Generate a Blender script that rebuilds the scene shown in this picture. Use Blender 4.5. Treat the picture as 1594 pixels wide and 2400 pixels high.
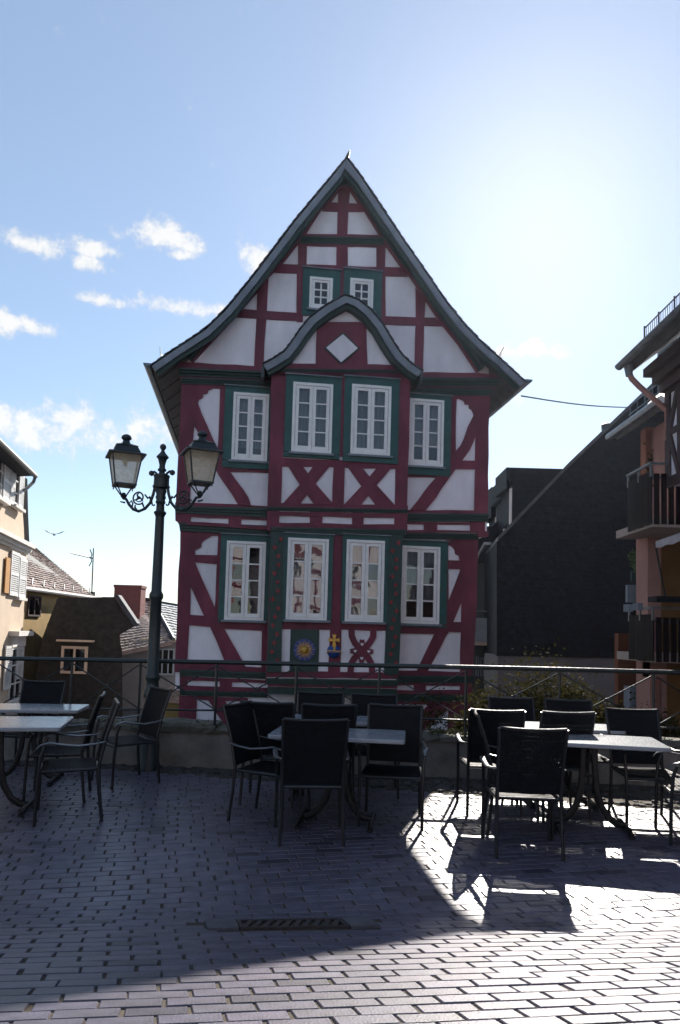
import bpy, math, random
from mathutils import Vector, Matrix, noise as mnoise

random.seed(7)
R = math.radians
SC = bpy.context.scene
COL = SC.collection
for _o in list(bpy.data.objects):
    bpy.data.objects.remove(_o)

# ------------------------------------------------------------------ camera
EYE = 1.64
cam_data = bpy.data.cameras.new('camera')
cam_data.sensor_fit = 'AUTO'
cam_data.sensor_width = 36.0
cam_data.lens = 25.0
cam_data.shift_y = 0.0683
cam_data.clip_start = 0.05
cam_data.clip_end = 5000.0
cam = bpy.data.objects.new('camera', cam_data)
COL.objects.link(cam)
_t, _r = R(4.0), R(1.6)
_rx = Vector((math.cos(_r), -math.sin(_r) * math.sin(_t), math.sin(_r) * math.cos(_t)))
_up = Vector((-math.sin(_r), -math.cos(_r) * math.sin(_t), math.cos(_r) * math.cos(_t)))
_fw = Vector((0, math.cos(_t), math.sin(_t)))
_m = Matrix((_rx, _up, -_fw)).transposed().to_4x4()
_m.translation = Vector((0, 0, EYE))
cam.matrix_world = _m
SC.camera = cam

# ------------------------------------------------------------------ sky, sun, exposure
SUN_AZ, SUN_EL = R(15.7), R(32.2)          # azimuth measured from +Y towards +X
world = bpy.data.worlds.new('World')
SC.world = world
world.use_nodes = True
wn = world.node_tree.nodes
wl = world.node_tree.links
wn.clear()


def wnode(kind, **kw):
    n = wn.new(kind)
    for k, v in kw.items():
        setattr(n, k, v)
    return n


def wmath(op, a, b=None, clamp=False):
    n = wnode('ShaderNodeMath', operation=op, use_clamp=clamp)
    for i, v in enumerate((a, b)):
        if v is None:
            continue
        if isinstance(v, (int, float)):
            n.inputs[i].default_value = v
        else:
            wl.new(v, n.inputs[i])
    return n.outputs[0]


w_out = wnode('ShaderNodeOutputWorld')
w_bg = wnode('ShaderNodeBackground')
w_bg.inputs['Strength'].default_value = 0.075
sky = wnode('ShaderNodeTexSky', sky_type='NISHITA')
sky.sun_disc = False
sky.sun_elevation = SUN_EL
sky.sun_rotation = SUN_AZ
sky.altitude = 200
sky.air_density = 1.0
sky.dust_density = 0.23
sky.ozone_density = 1.2
# small cumulus: (azimuth, elevation, half width, half height) in radians, broken up by noise
CLOUDS = [(-0.2602, 0.5004, 0.0508, 0.0163),
          (-0.2414, 0.4831, 0.0179, 0.0069),
          (-0.3568, 0.4722, 0.0336, 0.0096),
          (-0.3612, 0.4543, 0.025, 0.0107),
          (-0.4428, 0.4626, 0.042, 0.0102),
          (-0.1375, 0.4816, 0.0248, 0.0201),
          (-0.3421, 0.4153, 0.0424, 0.0066),
          (-0.2292, 0.4232, 0.0694, 0.0104),
          (-0.4395, 0.371, 0.0365, 0.011),
          (-0.427, 0.2488, 0.0796, 0.0256),
          (-0.3473, 0.2562, 0.073, 0.0274),
          (-0.2684, 0.2618, 0.0466, 0.0281),
          (0.2488, 0.38, 0.0493, 0.0118),
          (0.3038, 0.3723, 0.0147, 0.0085),
          (0.2419, 0.3163, 0.0164, 0.0089),
          (-0.3045, 0.0663, 0.0854, 0.0139)]
tc = wnode('ShaderNodeTexCoord')
sep = wnode('ShaderNodeSeparateXYZ')
wl.new(tc.outputs['Generated'], sep.inputs[0])
az = wmath('ARCTAN2', sep.outputs[0], sep.outputs[1])
el = wmath('ARCSINE', sep.outputs[2])
cmb = wnode('ShaderNodeCombineXYZ')
wl.new(az, cmb.inputs[0])
wl.new(wmath('MULTIPLY', el, 1.9), cmb.inputs[1])
n1 = wnode('ShaderNodeTexNoise')
n1.inputs['Scale'].default_value = 21.0
n1.inputs['Detail'].default_value = 10.0
n1.inputs['Roughness'].default_value = 0.60
n1.inputs['Distortion'].default_value = 0.25
wl.new(tc.outputs['Generated'], n1.inputs['Vector'])
n3 = wnode('ShaderNodeTexNoise')
n3.inputs['Scale'].default_value = 62.0
n3.inputs['Detail'].default_value = 5.0
n3.inputs['Roughness'].default_value = 0.65
wl.new(tc.outputs['Generated'], n3.inputs['Vector'])
n2 = wnode('ShaderNodeTexNoise')
n2.inputs['Scale'].default_value = 3.4
n2.inputs['Detail'].default_value = 3.0
wl.new(cmb.outputs[0], n2.inputs['Vector'])
total = None
for ca, ce, cw, ch in CLOUDS:
    du = wmath('DIVIDE', wmath('SUBTRACT', az, ca), cw * 1.3)
    dv = wmath('DIVIDE', wmath('SUBTRACT', el, ce), ch * 1.3)
    r2 = wmath('ADD', wmath('MULTIPLY', du, du), wmath('MULTIPLY', dv, dv))
    b_ = wmath('POWER', 2.718, wmath('MULTIPLY', r2, -0.9))
    total = b_ if total is None else wmath('MAXIMUM', total, b_)
# the same fair-weather clouds go on round the rest of the horizon
lowband = wnode('ShaderNodeMapRange')
lowband.inputs['From Min'].default_value = 0.03
lowband.inputs['From Max'].default_value = 0.42
lowband.inputs['To Min'].default_value = 0.30
lowband.inputs['To Max'].default_value = -0.25
wl.new(el, lowband.inputs['Value'])
gen_ = wmath('ADD', wmath('MULTIPLY', wmath('SUBTRACT', n2.outputs['Fac'], 0.5), 1.6), lowband.outputs[0])
total = wmath('MAXIMUM', total, gen_)
total = wmath('MULTIPLY', total, 1.2)
dsum = wmath('ADD', total, wmath('MULTIPLY', wmath('SUBTRACT', n1.outputs['Fac'], 0.5), 2.5))
dsum = wmath('ADD', dsum, wmath('MULTIPLY', wmath('SUBTRACT', n3.outputs['Fac'], 0.5), 1.7))
dens = wnode('ShaderNodeMapRange', interpolation_type='SMOOTHSTEP')
dens.inputs['From Min'].default_value = 0.42
dens.inputs['From Max'].default_value = 1.30
wl.new(dsum, dens.inputs['Value'])
above = wnode('ShaderNodeMapRange', interpolation_type='SMOOTHSTEP')
above.inputs['From Min'].default_value = -0.01
above.inputs['From Max'].default_value = 0.03
wl.new(el, above.inputs['Value'])
cmix = wnode('ShaderNodeMixRGB')
ccol = wnode('ShaderNodeMixRGB')
ccol.inputs['Color1'].default_value = (4.6, 4.7, 4.9, 1)
ccol.inputs['Color2'].default_value = (6.6, 6.4, 6.0, 1)
wl.new(dens.outputs[0], ccol.inputs['Fac'])
wl.new(ccol.outputs[0], cmix.inputs['Color2'])
wl.new(wmath('MULTIPLY', wmath('MULTIPLY', dens.outputs[0], 0.80), above.outputs[0]), cmix.inputs['Fac'])
veil = wnode('ShaderNodeMixRGB')                    # thin even high haze over the whole sky
veil.inputs['Fac'].default_value = 0.27
veil.inputs['Color2'].default_value = (3.6, 4.5, 5.6, 1)
wl.new(sky.outputs[0], veil.inputs['Color1'])
wl.new(veil.outputs[0], cmix.inputs['Color1'])
wl.new(cmix.outputs[0], w_bg.inputs['Color'])
wl.new(w_bg.outputs[0], w_out.inputs['Surface'])

sun_d = bpy.data.lights.new('sun', 'SUN')
sun_d.energy = 5.0
sun_d.angle = R(0.53)
sun_d.color = (1.0, 0.93, 0.84)
sun_o = bpy.data.objects.new('sun', sun_d)
COL.objects.link(sun_o)
sun_o.location = (8, 20, 30)
_sd = Vector((math.sin(SUN_AZ) * math.cos(SUN_EL), math.cos(SUN_AZ) * math.cos(SUN_EL), math.sin(SUN_EL)))
sun_o.rotation_euler = (-_sd).to_track_quat('-Z', 'Y').to_euler()

SC.view_settings.view_transform = 'Standard'
SC.view_settings.look = 'None'
SC.view_settings.gamma = 1.0
SC.view_settings.use_curve_mapping = False
SC.view_settings.exposure = 1.14
SC.render.engine = 'CYCLES'
SC.cycles.max_bounces = 8
SC.cycles.transparent_max_bounces = 16
SC.cycles.caustics_reflective = False
SC.cycles.caustics_refractive = False
SC.cycles.sample_clamp_indirect = 4.0

# ------------------------------------------------------------------ materials
MATS = {}


def mat(name, color, rough=0.7, var=0.12, scale=6.0, bump=0.15, bscale=40.0, spec=0.4, metal=0.0, color2=None, stretch=None, attr=None, island=0.0):
    """procedural surface: two-scale colour variation, fine relief, roughness breakup"""
    if name in MATS:
        return MATS[name]
    m = bpy.data.materials.new(name)
    m.use_nodes = True
    nt = m.node_tree
    b = nt.nodes['Principled BSDF']
    b.inputs['Metallic'].default_value = metal
    b.inputs['Specular IOR Level'].default_value = spec
    tcn = nt.nodes.new('ShaderNodeTexCoord')
    mp = nt.nodes.new('ShaderNodeMapping')
    if stretch:
        mp.inputs['Scale'].default_value = stretch
    nt.links.new(tcn.outputs['Object'], mp.inputs[0])
    na = nt.nodes.new('ShaderNodeTexNoise')
    na.inputs['Scale'].default_value = scale
    na.inputs['Detail'].default_value = 6
    na.inputs['Roughness'].default_value = 0.62
    nt.links.new(mp.outputs[0], na.inputs['Vector'])
    nb = nt.nodes.new('ShaderNodeTexNoise')
    nb.inputs['Scale'].default_value = bscale
    nb.inputs['Detail'].default_value = 4
    nt.links.new(mp.outputs[0], nb.inputs['Vector'])
    mix = nt.nodes.new('ShaderNodeMixRGB')
    c1 = Vector(color)
    c2 = Vector(color2) if color2 else c1 * (1 - 2.2 * var)
    mix.inputs['Color1'].default_value = (*[max(0, v) for v in (c1 * (1 + 0.6 * var) if not color2 else c1)], 1)
    mix.inputs['Color2'].default_value = (*[max(0, v) for v in c2], 1)
    ramp = nt.nodes.new('ShaderNodeMapRange')
    ramp.inputs['From Min'].default_value = 0.32
    ramp.inputs['From Max'].default_value = 0.72
    nt.links.new(na.outputs['Fac'], ramp.inputs['Value'])
    nt.links.new(ramp.outputs[0], mix.inputs['Fac'])
    last = mix.outputs[0]
    if attr:
        at = nt.nodes.new('ShaderNodeAttribute')
        at.attribute_name = attr
        ml = nt.nodes.new('ShaderNodeMixRGB')
        ml.blend_type = 'MULTIPLY'
        ml.inputs['Fac'].default_value = 1.0
        nt.links.new(last, ml.inputs['Color1'])
        nt.links.new(at.outputs['Color'], ml.inputs['Color2'])
        last = ml.outputs[0]
    if island:
        gi = nt.nodes.new('ShaderNodeNewGeometry')
        mr = nt.nodes.new('ShaderNodeMapRange')
        mr.inputs['To Min'].default_value = 1 - island
        mr.inputs['To Max'].default_value = 1 + island
        nt.links.new(gi.outputs['Random Per Island'], mr.inputs['Value'])
        ml = nt.nodes.new('ShaderNodeMixRGB')
        ml.blend_type = 'MULTIPLY'
        ml.inputs['Fac'].default_value = 1.0
        nt.links.new(last, ml.inputs['Color1'])
        nt.links.new(mr.outputs[0], ml.inputs['Color2'])
        last = ml.outputs[0]
    nt.links.new(last, b.inputs['Base Color'])
    rr = nt.nodes.new('ShaderNodeMapRange')
    rr.inputs['To Min'].default_value = max(0.02, rough - 0.1)
    rr.inputs['To Max'].default_value = min(1.0, rough + 0.1)
    nt.links.new(nb.outputs['Fac'], rr.inputs['Value'])
    nt.links.new(rr.outputs[0], b.inputs['Roughness'])
    if bump:
        bp = nt.nodes.new('ShaderNodeBump')
        bp.inputs['Strength'].default_value = bump
        bp.inputs['Distance'].default_value = 0.02
        nt.links.new(nb.outputs['Fac'], bp.inputs['Height'])
        nt.links.new(bp.outputs[0], b.inputs['Normal'])
    MATS[name] = m
    return m


def glass(name, tint=(0.6, 0.66, 0.7), ior=1.8):
    if name in MATS:
        return MATS[name]
    m = bpy.data.materials.new(name)
    m.use_nodes = True
    nt = m.node_tree
    nt.nodes.clear()
    out = nt.nodes.new('ShaderNodeOutputMaterial')
    mx = nt.nodes.new('ShaderNodeMixShader')
    tr = nt.nodes.new('ShaderNodeBsdfTransparent')
    tr.inputs[0].default_value = (*tint, 1)
    gl = nt.nodes.new('ShaderNodeBsdfGlossy')
    gl.inputs['Roughness'].default_value = 0.02
    fr = nt.nodes.new('ShaderNodeFresnel')
    fr.inputs['IOR'].default_value = ior
    ns = nt.nodes.new('ShaderNodeTexNoise')
    ns.inputs['Scale'].default_value = 2.2
    tcn = nt.nodes.new('ShaderNodeTexCoord')
    nt.links.new(tcn.outputs['Object'], ns.inputs['Vector'])
    bp = nt.nodes.new('ShaderNodeBump')
    bp.inputs['Strength'].default_value = 0.05
    bp.inputs['Distance'].default_value = 0.05
    nt.links.new(ns.outputs['Fac'], bp.inputs['Height'])
    nt.links.new(bp.outputs[0], gl.inputs['Normal'])
    nt.links.new(fr.outputs[0], mx.inputs[0])
    nt.links.new(tr.outputs[0], mx.inputs[1])
    nt.links.new(gl.outputs[0], mx.inputs[2])
    nt.links.new(mx.outputs[0], out.inputs[0])
    MATS[name] = m
    return m


M_RED = mat('oxblood_timber', (0.175, 0.030, 0.056), 0.62, 0.24, 2.2, 0.35, 26.0, stretch=(1, 1, 0.5))
M_GREEN = mat('dark_green_paint', (0.018, 0.05, 0.045), 0.5, 0.15, 5.0, 0.15, 50.0)
M_FRAMEGREEN = mat('window_green_paint', (0.018, 0.088, 0.082), 0.5, 0.14, 5.0, 0.12, 60.0)
M_PLASTER = mat('lime_plaster', (0.82, 0.78, 0.82), 0.9, 0.12, 1.3, 0.4, 30.0, spec=0.2, stretch=(1, 1, .45))
M_WHITE = mat('white_window_paint', (0.80, 0.78, 0.76), 0.45, 0.05, 8.0, 0.08, 60.0)
M_SLATE = mat('roof_slate', (0.055, 0.06, 0.068), 0.55, 0.25, 4.0, 0.4, 22.0, island=0.35)
M_VERGE = mat('zinc_verge', (0.19, 0.215, 0.25), 0.5, 0.14, 4.0, 0.15, 30.0)
M_ZINC = mat('zinc_gutter', (0.16, 0.19, 0.21), 0.42, 0.18, 5.0, 0.12, 30.0, metal=0.6)
M_SOFFIT = mat('soffit_boards', (0.07, 0.075, 0.08), 0.75, 0.2, 5.0, 0.3, 25.0)
M_IRON = mat('cast_iron_paint', (0.008, 0.018, 0.021), 0.42, 0.2, 9.0, 0.2, 40.0, spec=0.5)
M_GLASS = glass('window_glass')
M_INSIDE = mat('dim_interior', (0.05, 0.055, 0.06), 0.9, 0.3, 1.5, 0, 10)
M_CURTAIN = mat('net_curtain', (0.42, 0.43, 0.45), 0.9, 0.08, 3.0, 0.2, 20.0)
M_GOLD = mat('gilding', (0.62, 0.36, 0.07), 0.35, 0.15, 14.0, 0.2, 60.0, metal=0.35)
M_BLUE = mat('heraldic_blue', (0.012, 0.06, 0.26), 0.45, 0.12, 8.0, 0.1, 60.0)


# ------------------------------------------------------------------ geometry helpers
def link(o, parent=None):
    COL.objects.link(o)
    if parent is not None:
        o.parent = parent
    return o


def tag(o, label=None, cat=None, group=None, kind=None):
    if label:
        o['label'] = label
    if cat:
        o['category'] = cat
    if group:
        o['group'] = group
    if kind:
        o['kind'] = kind
    return o


def empty(name, loc=(0, 0, 0), rz=0.0, label=None, cat=None, group=None):
    o = bpy.data.objects.new(name, None)
    o.empty_display_size = 0.3
    link(o)
    o.location = loc
    o.rotation_euler = (0, 0, rz)
    return tag(o, label, cat, group)


class MB:
    """collects faces; build() links them as one mesh object"""

    def __init__(self):
        self.v = []
        self.f = []

    def add(self, vs, fs):
        n = len(self.v)
        self.v += [tuple(p) for p in vs]
        self.f += [tuple(i + n for i in q) for q in fs]
        return self

    def box(self, x0, y0, z0, x1, y1, z1, mtx=None):
        vs = [(x0, y0, z0), (x1, y0, z0), (x1, y1, z0), (x0, y1, z0), (x0, y0, z1), (x1, y0, z1), (x1, y1, z1), (x0, y1, z1)]
        if mtx is not None:
            vs = [mtx @ Vector(p) for p in vs]
        return self.add(vs, [(0, 3, 2, 1), (4, 5, 6, 7), (0, 1, 5, 4), (1, 2, 6, 5), (2, 3, 7, 6), (3, 0, 4, 7)])

    def prism(self, poly, ya, yb):
        """poly in (x,z); extruded along y from ya (front) to yb"""
        n = len(poly)
        area = sum(poly[i][0] * poly[(i + 1) % n][1] - poly[(i + 1) % n][0] * poly[i][1] for i in range(n))
        if area < 0:
            poly = poly[::-1]
        vs = [(x, ya, z) for x, z in poly] + [(x, yb, z) for x, z in poly]
        fs = [tuple(range(n)), tuple(range(2 * n - 1, n - 1, -1))]
        fs += [(i, i + n, (i + 1) % n + n, (i + 1) % n) for i in range(n)]
        return self.add(vs, fs)

    def strip(self, a, b, ya, yb):
        """solid between polylines a and b (x,z), extruded along y"""
        n = len(a)
        for i in range(n - 1):
            self.prism([a[i], a[i + 1], b[i + 1], b[i]], ya, yb)
        return self

    def tube(self, pts, rad, seg=8, cap=True, squash=None):
        pts = [Vector(p) for p in pts]
        n = len(pts)
        rads = rad if isinstance(rad, (list, tuple)) else [rad] * n
        rings = []
        up = Vector((0, 0, 1))
        prev = None
        for i, p in enumerate(pts):
            d = (pts[min(i + 1, n - 1)] - pts[max(i - 1, 0)])
            d = d.normalized() if d.length > 1e-9 else Vector((0, 0, 1))
            if prev is None:
                a = d.cross(up)
                if a.length < 1e-3:
                    a = d.cross(Vector((0, 1, 0)))
                a.normalize()
            else:
                a = (prev - d * prev.dot(d))
                a = a.normalized() if a.length > 1e-6 else d.orthogonal().normalized()
            prev = a
            b = d.cross(a)
            rw, rh = (rads[i], rads[i]) if squash is None else (rads[i] * squash[0], rads[i] * squash[1])
            rings.append([p + a * math.cos(2 * math.pi * k / seg) * rw + b * math.sin(2 * math.pi * k / seg) * rh for k in range(seg)])
        vs = [q for r in rings for q in r]
        fs = []
        for i in range(n - 1):
            for k in range(seg):
                k2 = (k + 1) % seg
                fs.append((i * seg + k, i * seg + k2, (i + 1) * seg + k2, (i + 1) * seg + k))
        if cap:
            fs.append(tuple(range(seg - 1, -1, -1)))
            fs.append(tuple((n - 1) * seg + k for k in range(seg)))
        return self.add(vs, fs)

    def lathe(self, prof, seg=16, center=(0, 0), mtx=None):
        """prof: list of (radius, z) from bottom to top"""
        vs, fs = [], []
        for r, z in prof:
            for k in range(seg):
                a = 2 * math.pi * k / seg
                p = Vector((center[0] + r * math.cos(a), center[1] + r * math.sin(a), z))
                vs.append(mtx @ p if mtx is not None else p)
        for i in range(len(prof) - 1):
            for k in range(seg):
                k2 = (k + 1) % seg
                fs.append((i * seg + k, i * seg + k2, (i + 1) * seg + k2, (i + 1) * seg + k))
        fs.append(tuple(range(seg - 1, -1, -1)))
        fs.append(tuple((len(prof) - 1) * seg + k for k in range(seg)))
        return self.add(vs, fs)

    def mesh(self, name, m, smooth=False):
        me = bpy.data.meshes.new(name)
        me.from_pydata([tuple(p) for p in self.v], [], self.f)
        if m:
            me.materials.append(m)
        if smooth:
            me.shade_smooth()
            try:
                me.set_sharp_from_angle(angle=R(40))
            except Exception:
                pass
        me.update()
        return me

    def build(self, name, m, parent=None, smooth=False):
        return link(bpy.data.objects.new(name, self.mesh(name, m, smooth)), parent)


def copy_tree(o, parent=None):
    c = o.copy()
    COL.objects.link(c)
    c.parent = parent
    for ch in list(o.children):
        copy_tree(ch, c)
    return c


def offset_line(pts, d):
    """polyline moved by d along its right-hand normal (towards the inside for a roof traced left to right)"""
    out = []
    n = len(pts)
    for i in range(n):
        a = Vector(pts[max(i - 1, 0)])
        b = Vector(pts[min(i + 1, n - 1)])
        t = (b - a).normalized()
        nrm = Vector((t.y, -t.x))
        k = 1.0
        if 0 < i < n - 1:
            t1 = (Vector(pts[i]) - a).normalized()
            n1_ = Vector((t1.y, -t1.x))
            k = 1.0 / max(0.6, nrm.dot(n1_))
        out.append((pts[i][0] + nrm.x * d * k, pts[i][1] + nrm.y * d * k))
    return out


def wobble(poly, amp):
    """subdivide long edges and let them waver like hewn timber"""
    out = []
    n = len(poly)
    for i in range(n):
        a, b = Vector(poly[i]), Vector(poly[(i + 1) % n])
        L = (b - a).length
        k = max(1, int(L / 0.35))
        t = (b - a) / max(L, 1e-6)
        nr = Vector((t.y, -t.x))
        for j in range(k):
            p = a + (b - a) * j / k
            if j:
                p = p + nr * random.uniform(-amp, amp)
            out.append((p.x, p.y))
    return out


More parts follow.
